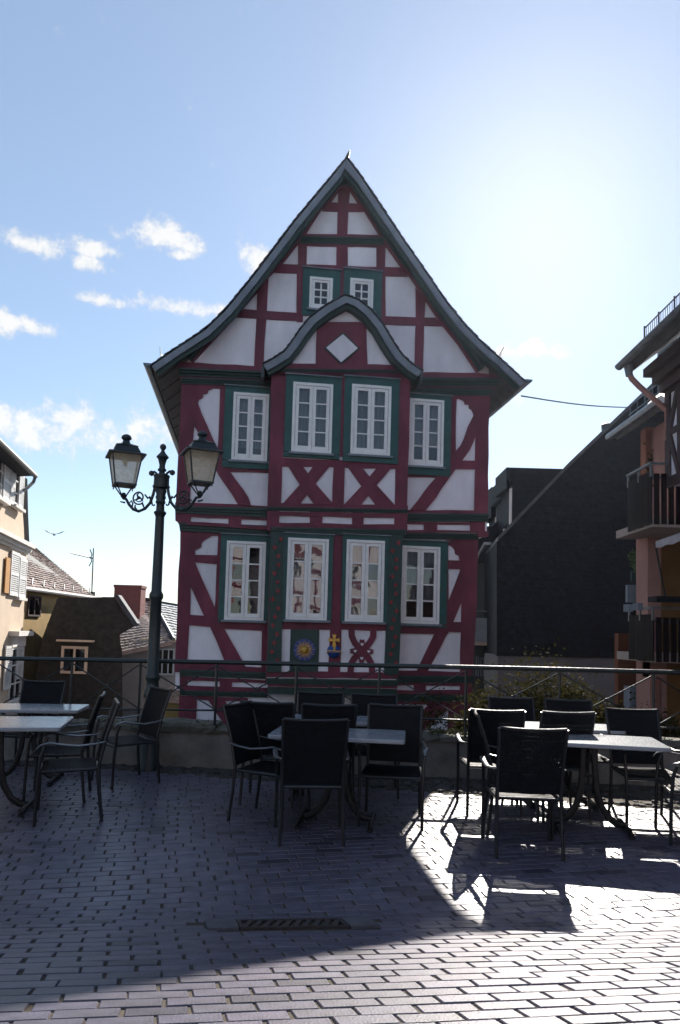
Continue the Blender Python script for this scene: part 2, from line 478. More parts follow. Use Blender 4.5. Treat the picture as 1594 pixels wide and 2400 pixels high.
# ------------------------------------------------------------------ measured dimensions (metres)
D = {'house': {'org': [-0.091, 14.25], 'yaw': 7.5}, 'timbers': [('post', 'G', [(-0.187, 10.825), (0.069, 10.855), (0.04, 10.354), (0.033, 9.83), (0.065, 9.067), (-0.174,
   9.044), (-0.18, 9.808)]), ('rail', 'G', [(-0.412, 10.486), (0.25, 10.526), (0.362, 10.367), (-0.512, 10.288)]), ('rail', 'G', [(-1.107, 9.738), (0.979, 9.918), (1.072,
   9.673), (-1.265, 9.478)]), ('post', 'G', [(-0.98, 9.534), (-0.796, 9.553), (-0.791, 9.038), (-0.963, 9.022)]), ('post', 'G', [(0.649, 9.674), (0.839, 9.665), (0.84,
   9.143), (0.663, 9.125)]), ('rail', 'G', [(-1.418, 9.069), (1.201, 9.244), (1.33, 9.063), (-1.598, 8.879)]), ('post', 'G', [(-0.988, 8.992), (-0.863, 9.004), (-0.828,
   7.905), (-0.953, 7.894)]), ('post', 'G', [(0.749, 9.134), (0.851, 9.144), (0.881, 7.891), (0.779, 7.882)]), ('post', 'G', [(-0.106, 9.078), (-0.032, 9.085), (-0.008,
   8.246), (-0.082, 8.24)]), ('post', 'G', [(-1.773, 8.45), (-1.553, 8.776), (-1.562, 8.001), (-1.591, 7.362), (-1.589, 6.877), (-1.782, 6.861), (-1.768, 7.876)]),
   ('post', 'G', [(1.499, 8.848), (1.718, 8.554), (1.695, 8.069), (1.694, 7.007), (1.51, 6.993), (1.518, 8.164)]), ('rail', 'G', [(-2.03, 8.065), (-0.938, 8.083), (-0.933,
   7.917), (-2.176, 7.883)]), ('rail', 'G', [(0.837, 8.169), (1.932, 8.233), (2.1, 8.061), (0.841, 7.996)]), ('sill_beam', 'G', [(-3.3, 6.868), (-2.878, 6.891), (-1.779,
   6.904), (-1.386, 6.924), (-1.381, 6.798), (-3.295, 6.744)]), ('sill_beam', 'G', [(1.456, 7.027), (2.822, 7.121), (3.294, 7.119), (3.296, 7.003), (1.458, 6.908)]),
   ('rail', 'U', [(-3.2, 6.486), (-2.321, 6.503), (-2.318, 6.416), (-2.431, 6.423), (-2.6, 6.414), (-3.197, 6.409)]), ('corner_post', 'U', [(-3.199, 6.466), (-2.582,
   6.454), (-2.599, 6.395), (-2.663, 6.367), (-2.679, 6.302), (-2.762, 6.282), (-2.769, 6.208), (-2.838, 6.161), (-2.863, 6.095), (-2.885, 5.872), (-2.913, 5.654),
   (-2.922, 5.322), (-2.931, 4.739), (-2.927, 4.0), (-3.204, 3.986), (-3.195, 5.104)]), ('brace', 'U', [(-2.863, 6.105), (-2.774, 5.879), (-2.652, 5.637), (-2.54, 5.394),
   (-2.42, 5.171), (-2.317, 4.947), (-2.17, 4.745), (-2.032, 4.561), (-1.894, 4.396), (-1.795, 4.249), (-1.732, 4.08), (-1.986, 4.095), (-2.115, 4.289), (-2.252, 4.472),
   (-2.4, 4.674), (-2.591, 5.027), (-2.752, 5.352), (-2.917, 5.654)]), ('post', 'U', [(-2.437, 6.465), (-2.32, 6.474), (-2.311, 4.785), (-2.335, 4.678), (-2.4, 4.684),
   (-2.433, 5.171)]), ('rail', 'U', [(-2.34, 4.812), (-1.382, 4.839), (-1.379, 4.768), (-2.17, 4.745), (-2.338, 4.745)]), ('sill_beam', 'U', [(-3.215, 4.079), (-1.996,
   4.104), (-1.384, 4.094), (-1.382, 4.04), (-3.21, 3.976)]), ('rail', 'U', [(2.31, 6.634), (3.158, 6.687), (3.159, 6.612), (2.312, 6.551)]), ('post', 'U', [(2.314,
   6.617), (2.442, 6.627), (2.44, 6.557), (2.429, 5.845), (2.439, 5.458), (2.368, 5.307), (2.306, 4.9), (2.271, 4.898)]), ('corner_post', 'U', [(3.167, 6.679), (3.135,
   5.996), (3.147, 5.389), (3.143, 4.175), (2.855, 4.16), (2.854, 4.237), (2.862, 5.087), (2.857, 5.285), (2.86, 5.813), (2.834, 6.045), (2.81, 6.235), (2.806, 6.269),
   (2.764, 6.353), (2.71, 6.376), (2.7, 6.45), (2.617, 6.456), (2.602, 6.516), (2.505, 6.561), (2.439, 6.566), (2.438, 6.626)]), ('brace', 'U', [(2.823, 6.253), (2.69,
   5.983), (2.606, 5.718), (2.539, 5.576), (2.444, 5.458), (2.368, 5.324), (2.028, 4.876), (1.893, 4.715), (1.776, 4.556), (1.659, 4.38), (1.479, 4.151), (1.826, 4.182),
   (2.037, 4.451), (2.137, 4.626), (2.272, 4.821), (2.442, 5.071), (2.579, 5.259), (2.733, 5.484), (2.801, 5.644), (2.865, 5.813)]), ('rail', 'U', [(2.561, 5.258), (2.863,
   5.271), (2.866, 5.092), (2.425, 5.07)]), ('rail', 'U', [(1.417, 4.889), (2.314, 4.93), (2.289, 4.874), (1.418, 4.843)]), ('sill_beam', 'U', [(1.424, 4.165), (3.142,
   4.24), (3.143, 4.166), (1.426, 4.098)]), ('corner_post', 'O', [(-1.429, 6.758), (-1.14, 6.692), (-1.15, 5.684), (-1.162, 4.903), (-1.16, 4.076), (-1.185, 3.955),
   (-1.421, 3.943), (-1.419, 5.233)]), ('corner_post', 'O', [(1.106, 6.842), (1.356, 6.92), (1.366, 5.408), (1.351, 4.03), (1.104, 4.018), (1.1, 4.949), (1.134, 4.995)]),
   ('rail', 'O', [(-1.429, 6.758), (1.356, 6.92), (1.359, 6.758), (-1.425, 6.626)]), ('post', 'O', [(-0.065, 6.708), (0.023, 6.715), (0.054, 5.106), (-0.028, 5.101)]),
   ('rail', 'O', [(-1.199, 5.008), (1.147, 5.031), (1.127, 4.924), (-1.194, 4.836)]), ('post', 'O', [(-0.145, 4.941), (0.072, 4.954), (0.075, 4.062), (-0.154, 4.05)]),
   ('rail', 'O', [(-1.426, 4.097), (1.365, 4.189), (1.368, 4.084), (-1.422, 3.969)]), ('brace', 'O', [(-1.067, 4.878), (-0.781, 4.882), (-0.5, 4.53), (-0.122, 4.13),
   (-0.5, 4.11), (-0.776, 4.449)]), ('brace', 'O', [(-0.541, 4.896), (-0.21, 4.916), (-0.5, 4.53), (-0.799, 4.095), (-1.147, 4.077), (-0.787, 4.514)]), ('brace', 'O',
   [(0.116, 4.926), (0.395, 4.929), (0.716, 4.575), (1.118, 4.167), (0.731, 4.147), (0.432, 4.516)]), ('brace', 'O', [(0.742, 4.95), (1.029, 4.953), (0.729, 4.576),
   (0.399, 4.13), (0.068, 4.131), (0.423, 4.537)]), ('sill_beam', 'O', [(-1.447, 6.893), (1.359, 7.062), (1.365, 6.787), (-1.437, 6.61)]), ('panel_board', 'O', [(-0.568,
   7.669), (-0.331, 7.821), (0.315, 7.877), (0.438, 7.771), (0.484, 6.983), (-0.566, 6.921)]), ('joist', 'U', [(-3.21, 3.976), (-2.918, 3.991), (-2.902, 3.822), (-2.902,
   3.699), (-3.125, 3.679), (-3.196, 3.722)]), ('joist', 'U', [(-2.171, 3.81), (-1.919, 3.813), (-1.923, 3.661), (-2.166, 3.687)]), ('rail', 'U', [(-2.986, 3.874),
   (-1.376, 3.849), (-1.374, 3.811), (-1.91, 3.808), (-2.162, 3.814), (-2.984, 3.812)]), ('rail', 'U', [(-2.98, 3.71), (-2.167, 3.706), (-1.37, 3.681), (-1.367, 3.61),
   (-2.977, 3.648)]), ('joist', 'U', [(1.788, 3.93), (2.072, 3.944), (2.076, 3.741), (1.793, 3.728)]), ('joist', 'U', [(2.77, 3.986), (3.089, 4.001), (3.089, 3.771),
   (2.774, 3.756)]), ('rail', 'U', [(1.387, 3.919), (3.089, 3.993), (3.09, 3.933), (1.388, 3.874)]), ('rail', 'U', [(1.391, 3.746), (3.092, 3.814), (3.092, 3.762), (1.392,
   3.692)]), ('joist', 'O', [(-1.421, 3.943), (-1.164, 3.948), (-1.182, 3.87), (-1.186, 3.72), (-1.299, 3.565), (-1.408, 3.56)]), ('joist', 'O', [(-0.59, 3.964), (-0.333,
   3.976), (-0.35, 3.696), (-0.581, 3.685)]), ('joist', 'O', [(0.246, 3.992), (0.481, 4.004), (0.475, 3.713), (0.253, 3.703)]), ('joist', 'O', [(1.095, 4.026), (1.36,
   4.031), (1.354, 3.689), (1.102, 3.699)]), ('rail', 'O', [(-1.421, 3.93), (1.36, 4.031), (1.362, 3.934), (-1.418, 3.85)]), ('rail', 'O', [(-1.413, 3.722), (1.365,
   3.803), (1.367, 3.69), (-1.409, 3.603)]), ('corner_post', 'W', [(-3.101, 3.533), (-2.322, 3.526), (-2.345, 3.473), (-2.481, 3.466), (-2.605, 3.387), (-2.679, 3.319),
   (-2.684, 3.232), (-2.799, 3.162), (-2.789, 2.904), (-2.854, 2.45), (-2.838, 1.874), (-2.851, 1.682), (-2.856, 0.814), (-3.085, 0.809), (-3.091, 1.93)]), ('rail', 'W',
   [(-2.813, 3.075), (-2.33, 3.083), (-2.348, 2.904), (-2.806, 2.925)]), ('brace', 'W', [(-2.808, 2.959), (-2.383, 2.072), (-2.251, 1.72), (-2.172, 1.637), (-1.724,
   0.901), (-1.699, 0.816), (-2.048, 0.83), (-2.152, 1.028), (-2.452, 1.672), (-2.578, 1.882), (-2.863, 2.458)]), ('rail', 'W', [(-2.86, 1.89), (-2.24, 1.871), (-2.248,
   1.648), (-2.851, 1.686)]), ('post', 'W', [(-2.36, 3.516), (-2.27, 3.52), (-2.293, 1.698), (-2.385, 1.695), (-2.366, 2.167)]), ('rail', 'W', [(-2.337, 1.761), (-1.314,
   1.769), (-1.309, 1.61), (-2.176, 1.633)]), ('post', 'W', [(-1.435, 1.658), (-1.31, 1.661), (-1.306, 0.803), (-1.418, 0.822)]), ('sill_beam', 'W', [(-3.098, 0.935),
   (-2.128, 0.935), (-1.296, 0.888), (-1.292, 0.76), (-3.091, 0.767)]), ('corner_post', 'W', [(2.302, 3.594), (2.983, 3.661), (2.968, 2.119), (2.904, 0.821), (2.628,
   0.815), (2.64, 0.882), (2.645, 1.697), (2.642, 1.907), (2.644, 2.356), (2.601, 2.999), (2.588, 3.18), (2.573, 3.279), (2.493, 3.312), (2.477, 3.402), (2.407, 3.476),
   (2.304, 3.494)]), ('post', 'W', [(2.275, 3.593), (2.339, 3.595), (2.374, 1.654), (2.277, 1.651)]), ('rail', 'W', [(2.319, 3.178), (2.616, 3.181), (2.619, 3.0), (2.322,
   2.997)]), ('brace', 'W', [(2.619, 3.009), (2.371, 2.347), (2.08, 1.646), (1.722, 0.877), (1.94, 0.864), (2.368, 1.698), (2.471, 1.902), (2.658, 2.356)]), ('rail', 'W',
   [(2.319, 1.902), (2.656, 1.908), (2.659, 1.697), (2.309, 1.697)]), ('rail', 'W', [(1.296, 1.779), (2.335, 1.787), (2.337, 1.644), (1.299, 1.638)]), ('sill_beam', 'W',
   [(1.316, 0.886), (2.912, 0.892), (2.905, 0.776), (1.319, 0.768)]), ('carved_post', 'OL', [(-1.34, 3.536), (-1.077, 3.506), (-1.063, 1.815), (-1.047, 0.835), (-1.329,
   0.829), (-1.327, 1.974)]), ('carved_post', 'OL', [(0.995, 3.566), (1.273, 3.57), (1.264, 1.798), (1.242, 0.838), (0.96, 0.833), (0.98, 1.79)]), ('post', 'OL', [(-0.123,
   3.558), (0.084, 3.559), (0.094, 1.828), (0.093, 0.795), (-0.145, 0.79), (-0.12, 1.822)]), ('rail', 'OL', [(-1.079, 1.814), (1.023, 1.825), (1.017, 1.684), (-1.074,
   1.659)]), ('sill_beam', 'OL', [(-1.338, 0.85), (1.241, 0.868), (1.231, 0.749), (-1.334, 0.734)]), ('panel_board', 'OL', [(-0.89, 1.673), (-0.337, 1.676), (-0.337,
   0.828), (-0.888, 0.825)]), ('joist', 'W', [(-2.99, 0.659), (-2.842, 0.662), (-2.84, 0.425), (-2.98, 0.423)]), ('joist', 'W', [(-2.222, 0.642), (-1.981, 0.631), (-1.98,
   0.456), (-2.215, 0.468)]), ('rail', 'W', [(-2.991, 0.691), (-1.29, 0.636), (-1.289, 0.588), (-1.983, 0.594), (-2.988, 0.604)]), ('rail', 'W', [(-2.984, 0.517), (-1.979,
   0.5), (-1.285, 0.492), (-1.282, 0.404), (-2.98, 0.423)]), ('joist', 'W', [(1.668, 0.624), (1.923, 0.629), (1.923, 0.48), (1.68, 0.476)]), ('joist', 'W', [(2.642,
   0.642), (2.901, 0.663), (2.897, 0.414), (2.646, 0.459)]), ('rail', 'W', [(1.271, 0.633), (2.901, 0.663), (2.902, 0.61), (1.272, 0.584)]), ('rail', 'W', [(1.274, 0.494),
   (2.904, 0.517), (2.897, 0.414), (1.276, 0.421)]), ('corner_post', 'B', [(-2.988, 0.307), (-2.644, 0.297), (-2.646, 0.242), (-2.647, -0.192), (-2.649, -0.523), (-2.968,
   -0.525)]), ('rail', 'B', [(-2.988, 0.307), (-1.661, 0.288), (-1.658, 0.214), (-2.112, 0.226), (-2.428, 0.224), (-2.641, 0.243)]), ('brace', 'B', [(-2.436, 0.229),
   (-2.113, 0.234), (-1.995, 0.053), (-1.827, -0.183), (-1.703, -0.515), (-1.957, -0.517), (-2.136, -0.187), (-2.261, -0.014), (-2.362, 0.143)]), ('corner_post', 'B',
   [(2.434, 0.285), (2.918, 0.292), (2.919, -0.339), (2.899, -0.719), (2.383, -0.722), (2.407, -0.335), (2.425, 0.02)]), ('rail', 'B', [(1.259, 0.259), (2.918, 0.284),
   (2.919, 0.209), (2.015, 0.206), (1.26, 0.205)]), ('brace', 'B', [(2.015, 0.212), (2.435, 0.202), (2.423, 0.119), (2.166, -0.074), (1.872, -0.324), (1.517, -0.727),
   (1.198, -0.728), (1.591, -0.236), (1.848, 0.062)])], 'windows': [{'kind': 'gable', 'st': 'G', 'off': 0.06, 'fr': (-0.717, 8.178, -0.245, 8.851), 'su': (-0.858, 8.044,
   -0.086, 9.021), 'rows': 3, 'cols': 2, 'sash': 1}, {'kind': 'gable', 'st': 'G', 'off': 0.06, 'fr': (0.114, 8.226, 0.599, 8.899), 'su': (-0.022, 8.1, 0.778, 9.085),
   'rows': 3, 'cols': 2, 'sash': 1}, {'kind': 'side_u', 'st': 'U', 'off': 0.0, 'fr': (-2.162, 4.983, -1.454, 6.357), 'su': (-2.335, 4.825, -1.397, 6.476), 'rows': 4,
   'cols': 1, 'sash': 2}, {'kind': 'side_u', 'st': 'U', 'off': 0.0, 'fr': (1.419, 5.084, 2.16, 6.489), 'su': (1.331, 4.899, 2.317, 6.586), 'rows': 4, 'cols': 1, 'sash':
   2}, {'kind': 'oriel_u', 'st': 'O', 'off': 0.35, 'fr': (-1.0, 5.129, -0.207, 6.53), 'su': (-1.145, 5.03, -0.039, 6.671), 'rows': 4, 'cols': 1, 'sash': 2}, {'kind':
   'oriel_u', 'st': 'O', 'off': 0.35, 'fr': (0.17, 5.157, 0.97, 6.574), 'su': (0.025, 5.006, 1.136, 6.725), 'rows': 4, 'cols': 1, 'sash': 2}, {'kind': 'side_l', 'st': 'W',
   'off': -0.1, 'fr': (-2.183, 1.815, -1.41, 3.379), 'su': (-2.303, 1.76, -1.312, 3.506), 'rows': 4, 'cols': 1, 'sash': 2}, {'kind': 'side_l', 'st': 'W', 'off': -0.1,
   'fr': (1.347, 1.849, 2.164, 3.436), 'su': (1.208, 1.777, 2.324, 3.55), 'rows': 4, 'cols': 1, 'sash': 2}, {'kind': 'oriel_l', 'st': 'OL', 'off': 0.35, 'fr': (-1.0,
   1.849, -0.203, 3.436), 'su': (-1.078, 1.797, -0.112, 3.517), 'rows': 4, 'cols': 1, 'sash': 2}, {'kind': 'oriel_l', 'st': 'OL', 'off': 0.35, 'fr': (0.15, 1.847, 0.91,
   3.451), 'su': (0.071, 1.807, 1.016, 3.547), 'rows': 4, 'cols': 1, 'sash': 2}], 'roof': [(-3.741, 6.637), (-3.579, 6.771), (-3.323, 6.983), (-3.088, 7.165), (-2.757,
   7.428), (-2.38, 7.857), (-1.907, 8.533), (-1.477, 9.194), (-1.089, 9.801), (-0.893, 10.078), (-0.596, 10.498), (-0.296, 10.921), (-0.064, 11.252), (0.285, 10.814),
   (0.449, 10.589), (0.778, 10.142), (1.107, 9.689), (1.436, 9.262), (1.767, 8.819), (2.097, 8.38), (2.483, 7.95), (2.895, 7.57), (3.198, 7.342), (3.586, 7.022), (3.752,
   6.883)], 'rake': [(-2.99, 6.883), (-2.187, 7.879), (-2.041, 8.078), (-1.772, 8.438), (-1.552, 8.775), (-1.252, 9.128), (-0.987, 9.523), (-0.812, 9.786), (-0.526,
   10.31), (-0.319, 10.515), (-0.16, 10.776), (-0.049, 10.822), (0.065, 10.79), (0.244, 10.522), (0.367, 10.391), (0.704, 9.889), (0.861, 9.657), (1.175, 9.257), (1.348,
   9.086), (1.533, 8.838), (1.94, 8.269), (2.086, 8.083), (2.446, 7.679), (2.843, 7.123)], 'oriel_roof': [(-1.608, 6.769), (-1.405, 6.902), (-1.211, 7.051), (-1.068,
   7.257), (-0.926, 7.5), (-0.733, 7.775), (-0.437, 8.035), (-0.052, 8.294), (0.222, 8.225), (0.485, 8.039), (0.724, 7.772), (0.913, 7.474), (1.127, 7.177), (1.34, 7.001),
   (1.541, 6.885)], 'oriel_gable': [(-1.386, 6.625), (-1.392, 6.795), (-1.192, 6.847), (-1.069, 6.961), (-0.805, 7.467), (-0.558, 7.761), (-0.306, 7.968), (-0.041, 8.124),
   (0.239, 8.0), (0.479, 7.824), (0.775, 7.504), (1.048, 7.102), (1.182, 7.006), (1.341, 6.992), (1.345, 6.806)], 'diamond': [(-0.367, 7.277), (-0.04, 7.582), (0.268,
   7.318), (-0.06, 7.003)], 'lv': {'U_l': -3.2, 'U_l_low': -3.207, 'U_r': 3.168, 'U_r_low': 3.15, 'W_l': -3.103, 'W_l_low': -3.087, 'W_r': 2.984, 'W_r_low': 2.914, 'B_l':
   -2.989, 'B_r': 2.929, 'O_l': -1.414, 'O_l_low': -1.422, 'O_r': 1.354, 'O_r_low': 1.357, 'OL_l': -1.337, 'OL_l_low': -1.329, 'OL_r': 1.27, 'OL_r_low': 1.243, 'corn_l1':
   [(-3.274, 6.721), (-1.423, 6.773), (-1.419, 6.656), (-3.242, 6.601)], 'corn_l2': [(-3.197, 6.555), (-1.416, 6.622), (-1.413, 6.524), (-3.187, 6.45)], 'corn_r1':
   [(1.379, 6.88), (3.299, 7.008), (3.283, 6.858), (1.382, 6.729)], 'corn_r2': [(1.392, 6.685), (3.174, 6.806), (3.149, 6.675), (1.395, 6.56)], 'gcorn': [(-1.115, 9.65),
   (1.012, 9.827), (1.069, 9.711), (-1.189, 9.518)], 'jet_l': [(-3.217, 3.989), (-1.383, 4.045), (-1.377, 3.863), (-3.199, 3.868)], 'jet_r': [(1.428, 4.076), (3.143,
   4.153), (3.135, 3.999), (1.431, 3.925)], 'low_l': [(-3.128, 3.689), (-1.367, 3.659), (-1.362, 3.515), (-3.106, 3.53)], 'low_r': [(1.382, 3.693), (2.985, 3.75), (2.978,
   3.63), (1.376, 3.575)], 'o_mid': [(-1.424, 4.011), (1.36, 4.1), (1.362, 4.03), (-1.422, 3.947)], 'o_low': [(-1.352, 3.622), (1.347, 3.693), (1.306, 3.561), (-1.297,
   3.498)], 'o_top': [(-1.418, 6.764), (1.357, 6.948), (1.358, 6.895), (-1.416, 6.713)], 'base_l': [(-2.995, 0.826), (-1.329, 0.797), (-1.324, 0.669), (-2.989, 0.693)],
   'base_r': [(1.261, 0.791), (2.898, 0.811), (2.9, 0.668), (1.265, 0.644)], 'base_l2': [(-2.982, 0.421), (-1.281, 0.401), (-1.278, 0.297), (-2.978, 0.318)], 'base_r2':
   [(1.266, 0.401), (2.915, 0.419), (2.917, 0.286), (1.269, 0.27)], 'o_bot1': [(-1.326, 0.715), (1.24, 0.725), (1.243, 0.607), (-1.322, 0.603)], 'o_bot2': [(-1.292,
   0.555), (1.235, 0.556), (1.238, 0.403), (-1.287, 0.405)]}, 'sun_emblem': [(-0.616, 1.272), (-0.405, 1.277)], 'orb': [(-0.044, 1.258), (0.096, 1.261), (-0.047, 1.477)],
   'cx_a': [(0.295, 1.731), (0.304, 1.562), (0.368, 1.428), (0.51, 1.271), (0.651, 1.13), (0.715, 1.013), (0.728, 0.844)], 'cx_b': [(0.731, 1.735), (0.727, 1.556), (0.661,
   1.435), (0.51, 1.271), (0.359, 1.123), (0.302, 1.004), (0.298, 0.836)], 'cx_w': 0.121, 'rail_top': [[-5.055, 8.723, 1.201], [-4.144, 8.669, 1.202], [-3.193, 8.612,
   1.215], [-2.357, 8.561, 1.225], [-1.434, 8.506, 1.238], [-0.482, 8.449, 1.247], [0.493, 8.39, 1.257], [1.498, 8.33, 1.268], [2.567, 8.266, 1.276], [3.624, 8.203, 1.28],
   [4.609, 8.143, 1.286]], 'rail_bot': [[-5.012, 8.721, 0.604], [-4.107, 8.666, 0.615], [-3.16, 8.61, 0.627], [-2.329, 8.56, 0.65], [-1.411, 8.505, 0.671], [-0.463, 8.448,
   0.679], [0.507, 8.39, 0.658], [1.507, 8.33, 0.658], [2.571, 8.266, 0.657], [3.622, 8.203, 0.651], [4.602, 8.144, 0.652]], 'wall_top': [[-3.834, 8.65, 0.472], [-2.271,
   8.556, 0.506], [1.544, 8.327, 0.513], [3.755, 8.195, 0.521]], 'lamp': {'x': -2.148, 'y': 8.33, 'z': {'ball': 3.77, 'flare': 3.653, 'vase': 3.513, 'ears': 3.459,
   'drum_t': 3.425, 'drum_b': 3.292, 'ringb': 3.134, 'ring1': 2.976, 'ring2': 2.006, 'base': 1.038, 'lt_top': 3.947, 'lt_roof': 3.787, 'lt_eave': 3.694, 'lt_bot': 3.314,
   'lt_stem': 3.181, 'arm_low': 3.003, 'arm_up': 3.285}, 'dl': -0.491, 'dr': 0.5}, 'chairs': [('M1', -0.126, 5.847, 96), ('R1', 1.691, 5.755, 87), ('M2', -0.5, 6.195,
   -22), ('R2', 1.607, 5.971, -22), ('M3', -0.605, 6.999, 84), ('M4', -0.077, 6.95, 92), ('M5', 0.509, 6.372, -97), ('M6', -0.172, 7.5, -90), ('M7', 0.384, 7.451, -94),
   ('R4', 2.846, 6.6, -92), ('R5', 1.473, 6.87, 88), ('R6', 2.082, 6.869, 94), ('R7', 1.932, 7.501, -86), ('R8', 2.499, 7.45, -93), ('R3', 3.02, 6.05, 168), ('C3', -2.274,
   6.228, 200), ('C4', -2.62, 6.88, 193), ('C5', -2.2, 7.62, 220), ('C1', -3.95, 7.0, -70), ('C2', -3.3, 8.0, -92)], 'drain': {'c': [-0.204, 4.082, 0.1]}, 'bird':
   [-12.185, 30.0, 5.413], 'B': {'cream': {'org': [-10.507, 24.0], 'yaw': 101.5, 'roof': [(-6.433, 6.178), (-2.512, 6.29)], 'wall_up': [(-4.452, 6.34), (-1.744, 6.42),
   (-1.339, 5.26), (-0.593, 4.408)], 'cor': [(-4.771, 4.217), (-0.706, 4.253), (-1.391, 3.879), (-4.694, 3.882)], 'low_r': [(-0.593, 3.938), (-0.354, 1.353)], 'win':
   [[-2.891, 5.207, -1.83, 6.311], [-4.938, 5.118, -3.701, 6.222], [-1.826, 2.452, -0.897, 3.785], [-2.052, -0.851, -0.514, 0.879]], 'shut': [[-3.468, 5.141, -2.868,
   6.273], [-2.387, 5.178, -1.783, 6.285], [-4.182, 5.124, -3.406, 6.231], [-2.796, 2.456, -1.797, 3.802], [-1.669, 2.433, -0.749, 3.698], [-2.807, -0.38, -2.006, 0.946],
   [-1.243, -0.16, -0.473, 0.858]]}, 'ochre': {'A': [-11.465, 26.0, 2.918], 'B': [-11.706, 34.0, 2.953], 'T1': [-15.97, 37.0, 5.57], 'T0': [-15.536, 33.0, 5.79], 'yaw':
   91.73, 'len': 8.004, 'win': [0.764, 1.895, 2.001, 2.718]}, 'slatehouse': {'org': [-8.858, 25.0], 'yaw': 0, 'poly': [(-1.042, 2.57), (-0.422, 2.574), (0.936, 2.639),
   (1.691, 1.629), (1.158, 1.288), (1.304, 0.763), (1.452, -1.202), (-1.849, -1.293), (-1.841, -0.26), (-1.51, 1.129)], 'hip': [(0.946, 2.721), (1.101, 2.708), (1.817,
   1.734), (1.702, 1.628)], 'win': [-0.791, -0.077, 0.122, 0.876], 'ledge': [-0.923, 1.033, 0.338, 1.1]}, 'chim': {'org': [-9.372, 31.5], 'yaw': 0, 'r': [-0.624, 1.589,
   0.56, 3.443]}, 'litroof': [[-10.559, 34.0, 2.911], [-8.962, 34.0, 2.825], [-6.703, 29.0, 1.068], [-8.606, 28.3, 0.588], [-9.447, 30.0, 1.233]], 'pale': [[-11.354, 44.0,
   3.156], [-9.464, 44.0, 2.887], [-8.092, 38.0, 0.816], [-8.985, 38.0, 0.973]], 'greyhouse': {'org': [-7.385, 29.4], 'yaw': 0, 'wall': [-1.52, -0.836, 1.204, 1.042],
   'win': [-0.061, -0.329, 0.679, 0.75]}, 'lowroof': [[-4.314, 17.5, -0.077], [-4.651, 20.5, 0.015], [-4.141, 20.5, -0.11], [-3.523, 17.5, -0.149]], 'ant': [[-13.988,
   40.0, 5.956], [-13.954, 40.0, 3.468], [-15.176, 40.0, 5.632], [-13.957, 40.0, 5.375]], 'bigslate': {'org': [6.054, 20.0], 'yaw': 0, 'poly': [(3.12, 9.269), (3.566,
   8.864), (4.385, 8.057), (4.328, 1.13), (-1.611, 1.088), (-1.651, 4.307), (0.354, 6.5)], 'base': [(-1.611, 1.088), (4.328, 1.13)]}, 'dorm0': {'org': [6.235, 20.6],
   'roof': [-1.434, 5.983, 6.593], 'cheek': [-1.261, 4.983]}, 'dorm1': {'org': [6.841, 22.6], 'roof': [-1.765, 6.056, 6.655], 'cheek': [-1.581, 5.082]}, 'dorm2': {'org':
   [7.446, 24.6], 'roof': [-2.236, 5.791, 6.839], 'cheek': [-2.017, 5.064]}, 'gut': [[4.14, 21.5, 3.99], [4.105, 20.2, 4.273], [4.237, 20.0, 4.254]], 'rear': {'org':
   [4.967, 24.0], 'yaw': 0, 'wall': [(-0.496, 4.386), (0.327, 4.798), (0.388, -0.063), (-0.429, -0.085)], 'par': [-0.386, 1.445, 0.116, 2.212], 'win': [[-0.336, 0.284,
   -0.236, 0.931], [-0.181, 0.289, -0.072, 0.899], [-0.054, 0.292, 0.046, 0.957], [0.073, 0.296, 0.187, 0.961], [-0.027, 2.69, 0.123, 3.639], [0.123, 2.694, 0.287,
   4.121]], 'roofend': [(-0.352, 5.243), (-0.081, 5.296), (0.082, 5.312), (0.249, 5.486), (0.265, 4.2), (-0.332, 3.864)]}, 'right': {'eave3': [[4.7, 11.736, 6.219], [4.7,
   9.759, 6.271]], 'wall3': [[5.3, 11.477, 6.169], [5.3, 11.495, 4.244]], 'pipe': [[4.75, 11.653, 6.129], [4.8, 11.666, 6.013], [4.9, 11.586, 5.851], [5.3, 11.465,
   5.418]], 'eave2': [[5.5, 14.108, 5.683], [5.5, 11.896, 5.807]], 'ridge2': [[7.0, 15.566, 7.46]], 'b1': {'far': [5.0, 12.322, 4.396], 'near': [5.0, 11.385, 4.527],
   'pl_t': 4.416, 'pl_b': 3.604, 'fl': 3.517}, 'b2': {'far': [5.0, 12.282, 2.106], 'near': [5.0, 11.327, 2.12], 'bot': 1.308}, 'awn': [[5.1, 11.457, 3.195], [5.1, 10.691,
   3.294], 3.083], 'pillar': [[5.47, 12.6, 3.547], [5.704, 12.6, 2.325]], 'wallA': [[6.044, 14.0, 6.168], [6.276, 14.0, 4.022]], 'wallB': [[6.014, 13.4, 6.189], [6.986,
   13.4, 4.938]], 'ochre': [[5.89, 13.0, 3.642], [6.882, 13.0, 2.374]], 'strip': [[5.886, 15.0, 1.772], [6.166, 15.0, -0.39]], 'par13': [[5.509, 13.6, 2.689], [5.914,
   13.6, 2.354]], 'teal': [[5.634, 13.7, 2.973], [5.958, 13.7, 2.774]], 'fbox': [[4.824, 10.9, 2.337], [5.153, 10.9, 2.235]], 'pbox': [[4.804, 11.9, 2.23], [4.877, 11.9,
   2.109], [4.834, 11.6, 2.24], [4.913, 11.6, 2.126]], 'low': [[5.548, 12.7, 1.266], [6.702, 12.7, 0.028]], 'lowcol': [[5.46, 12.5, 1.272], [5.732, 12.5, 0.03]], 'grey':
   [[5.4, 13.2, 0.776], [5.784, 13.2, -0.068]], 'bush': [[2.545, 10.3, 0.827]], 'cable': [[3.642, 14.4, 6.608], [5.49, 17.2, 7.423], [8.148, 20.0, 8.29]], 'vent': [8.065,
   21.5, 8.17]}}}

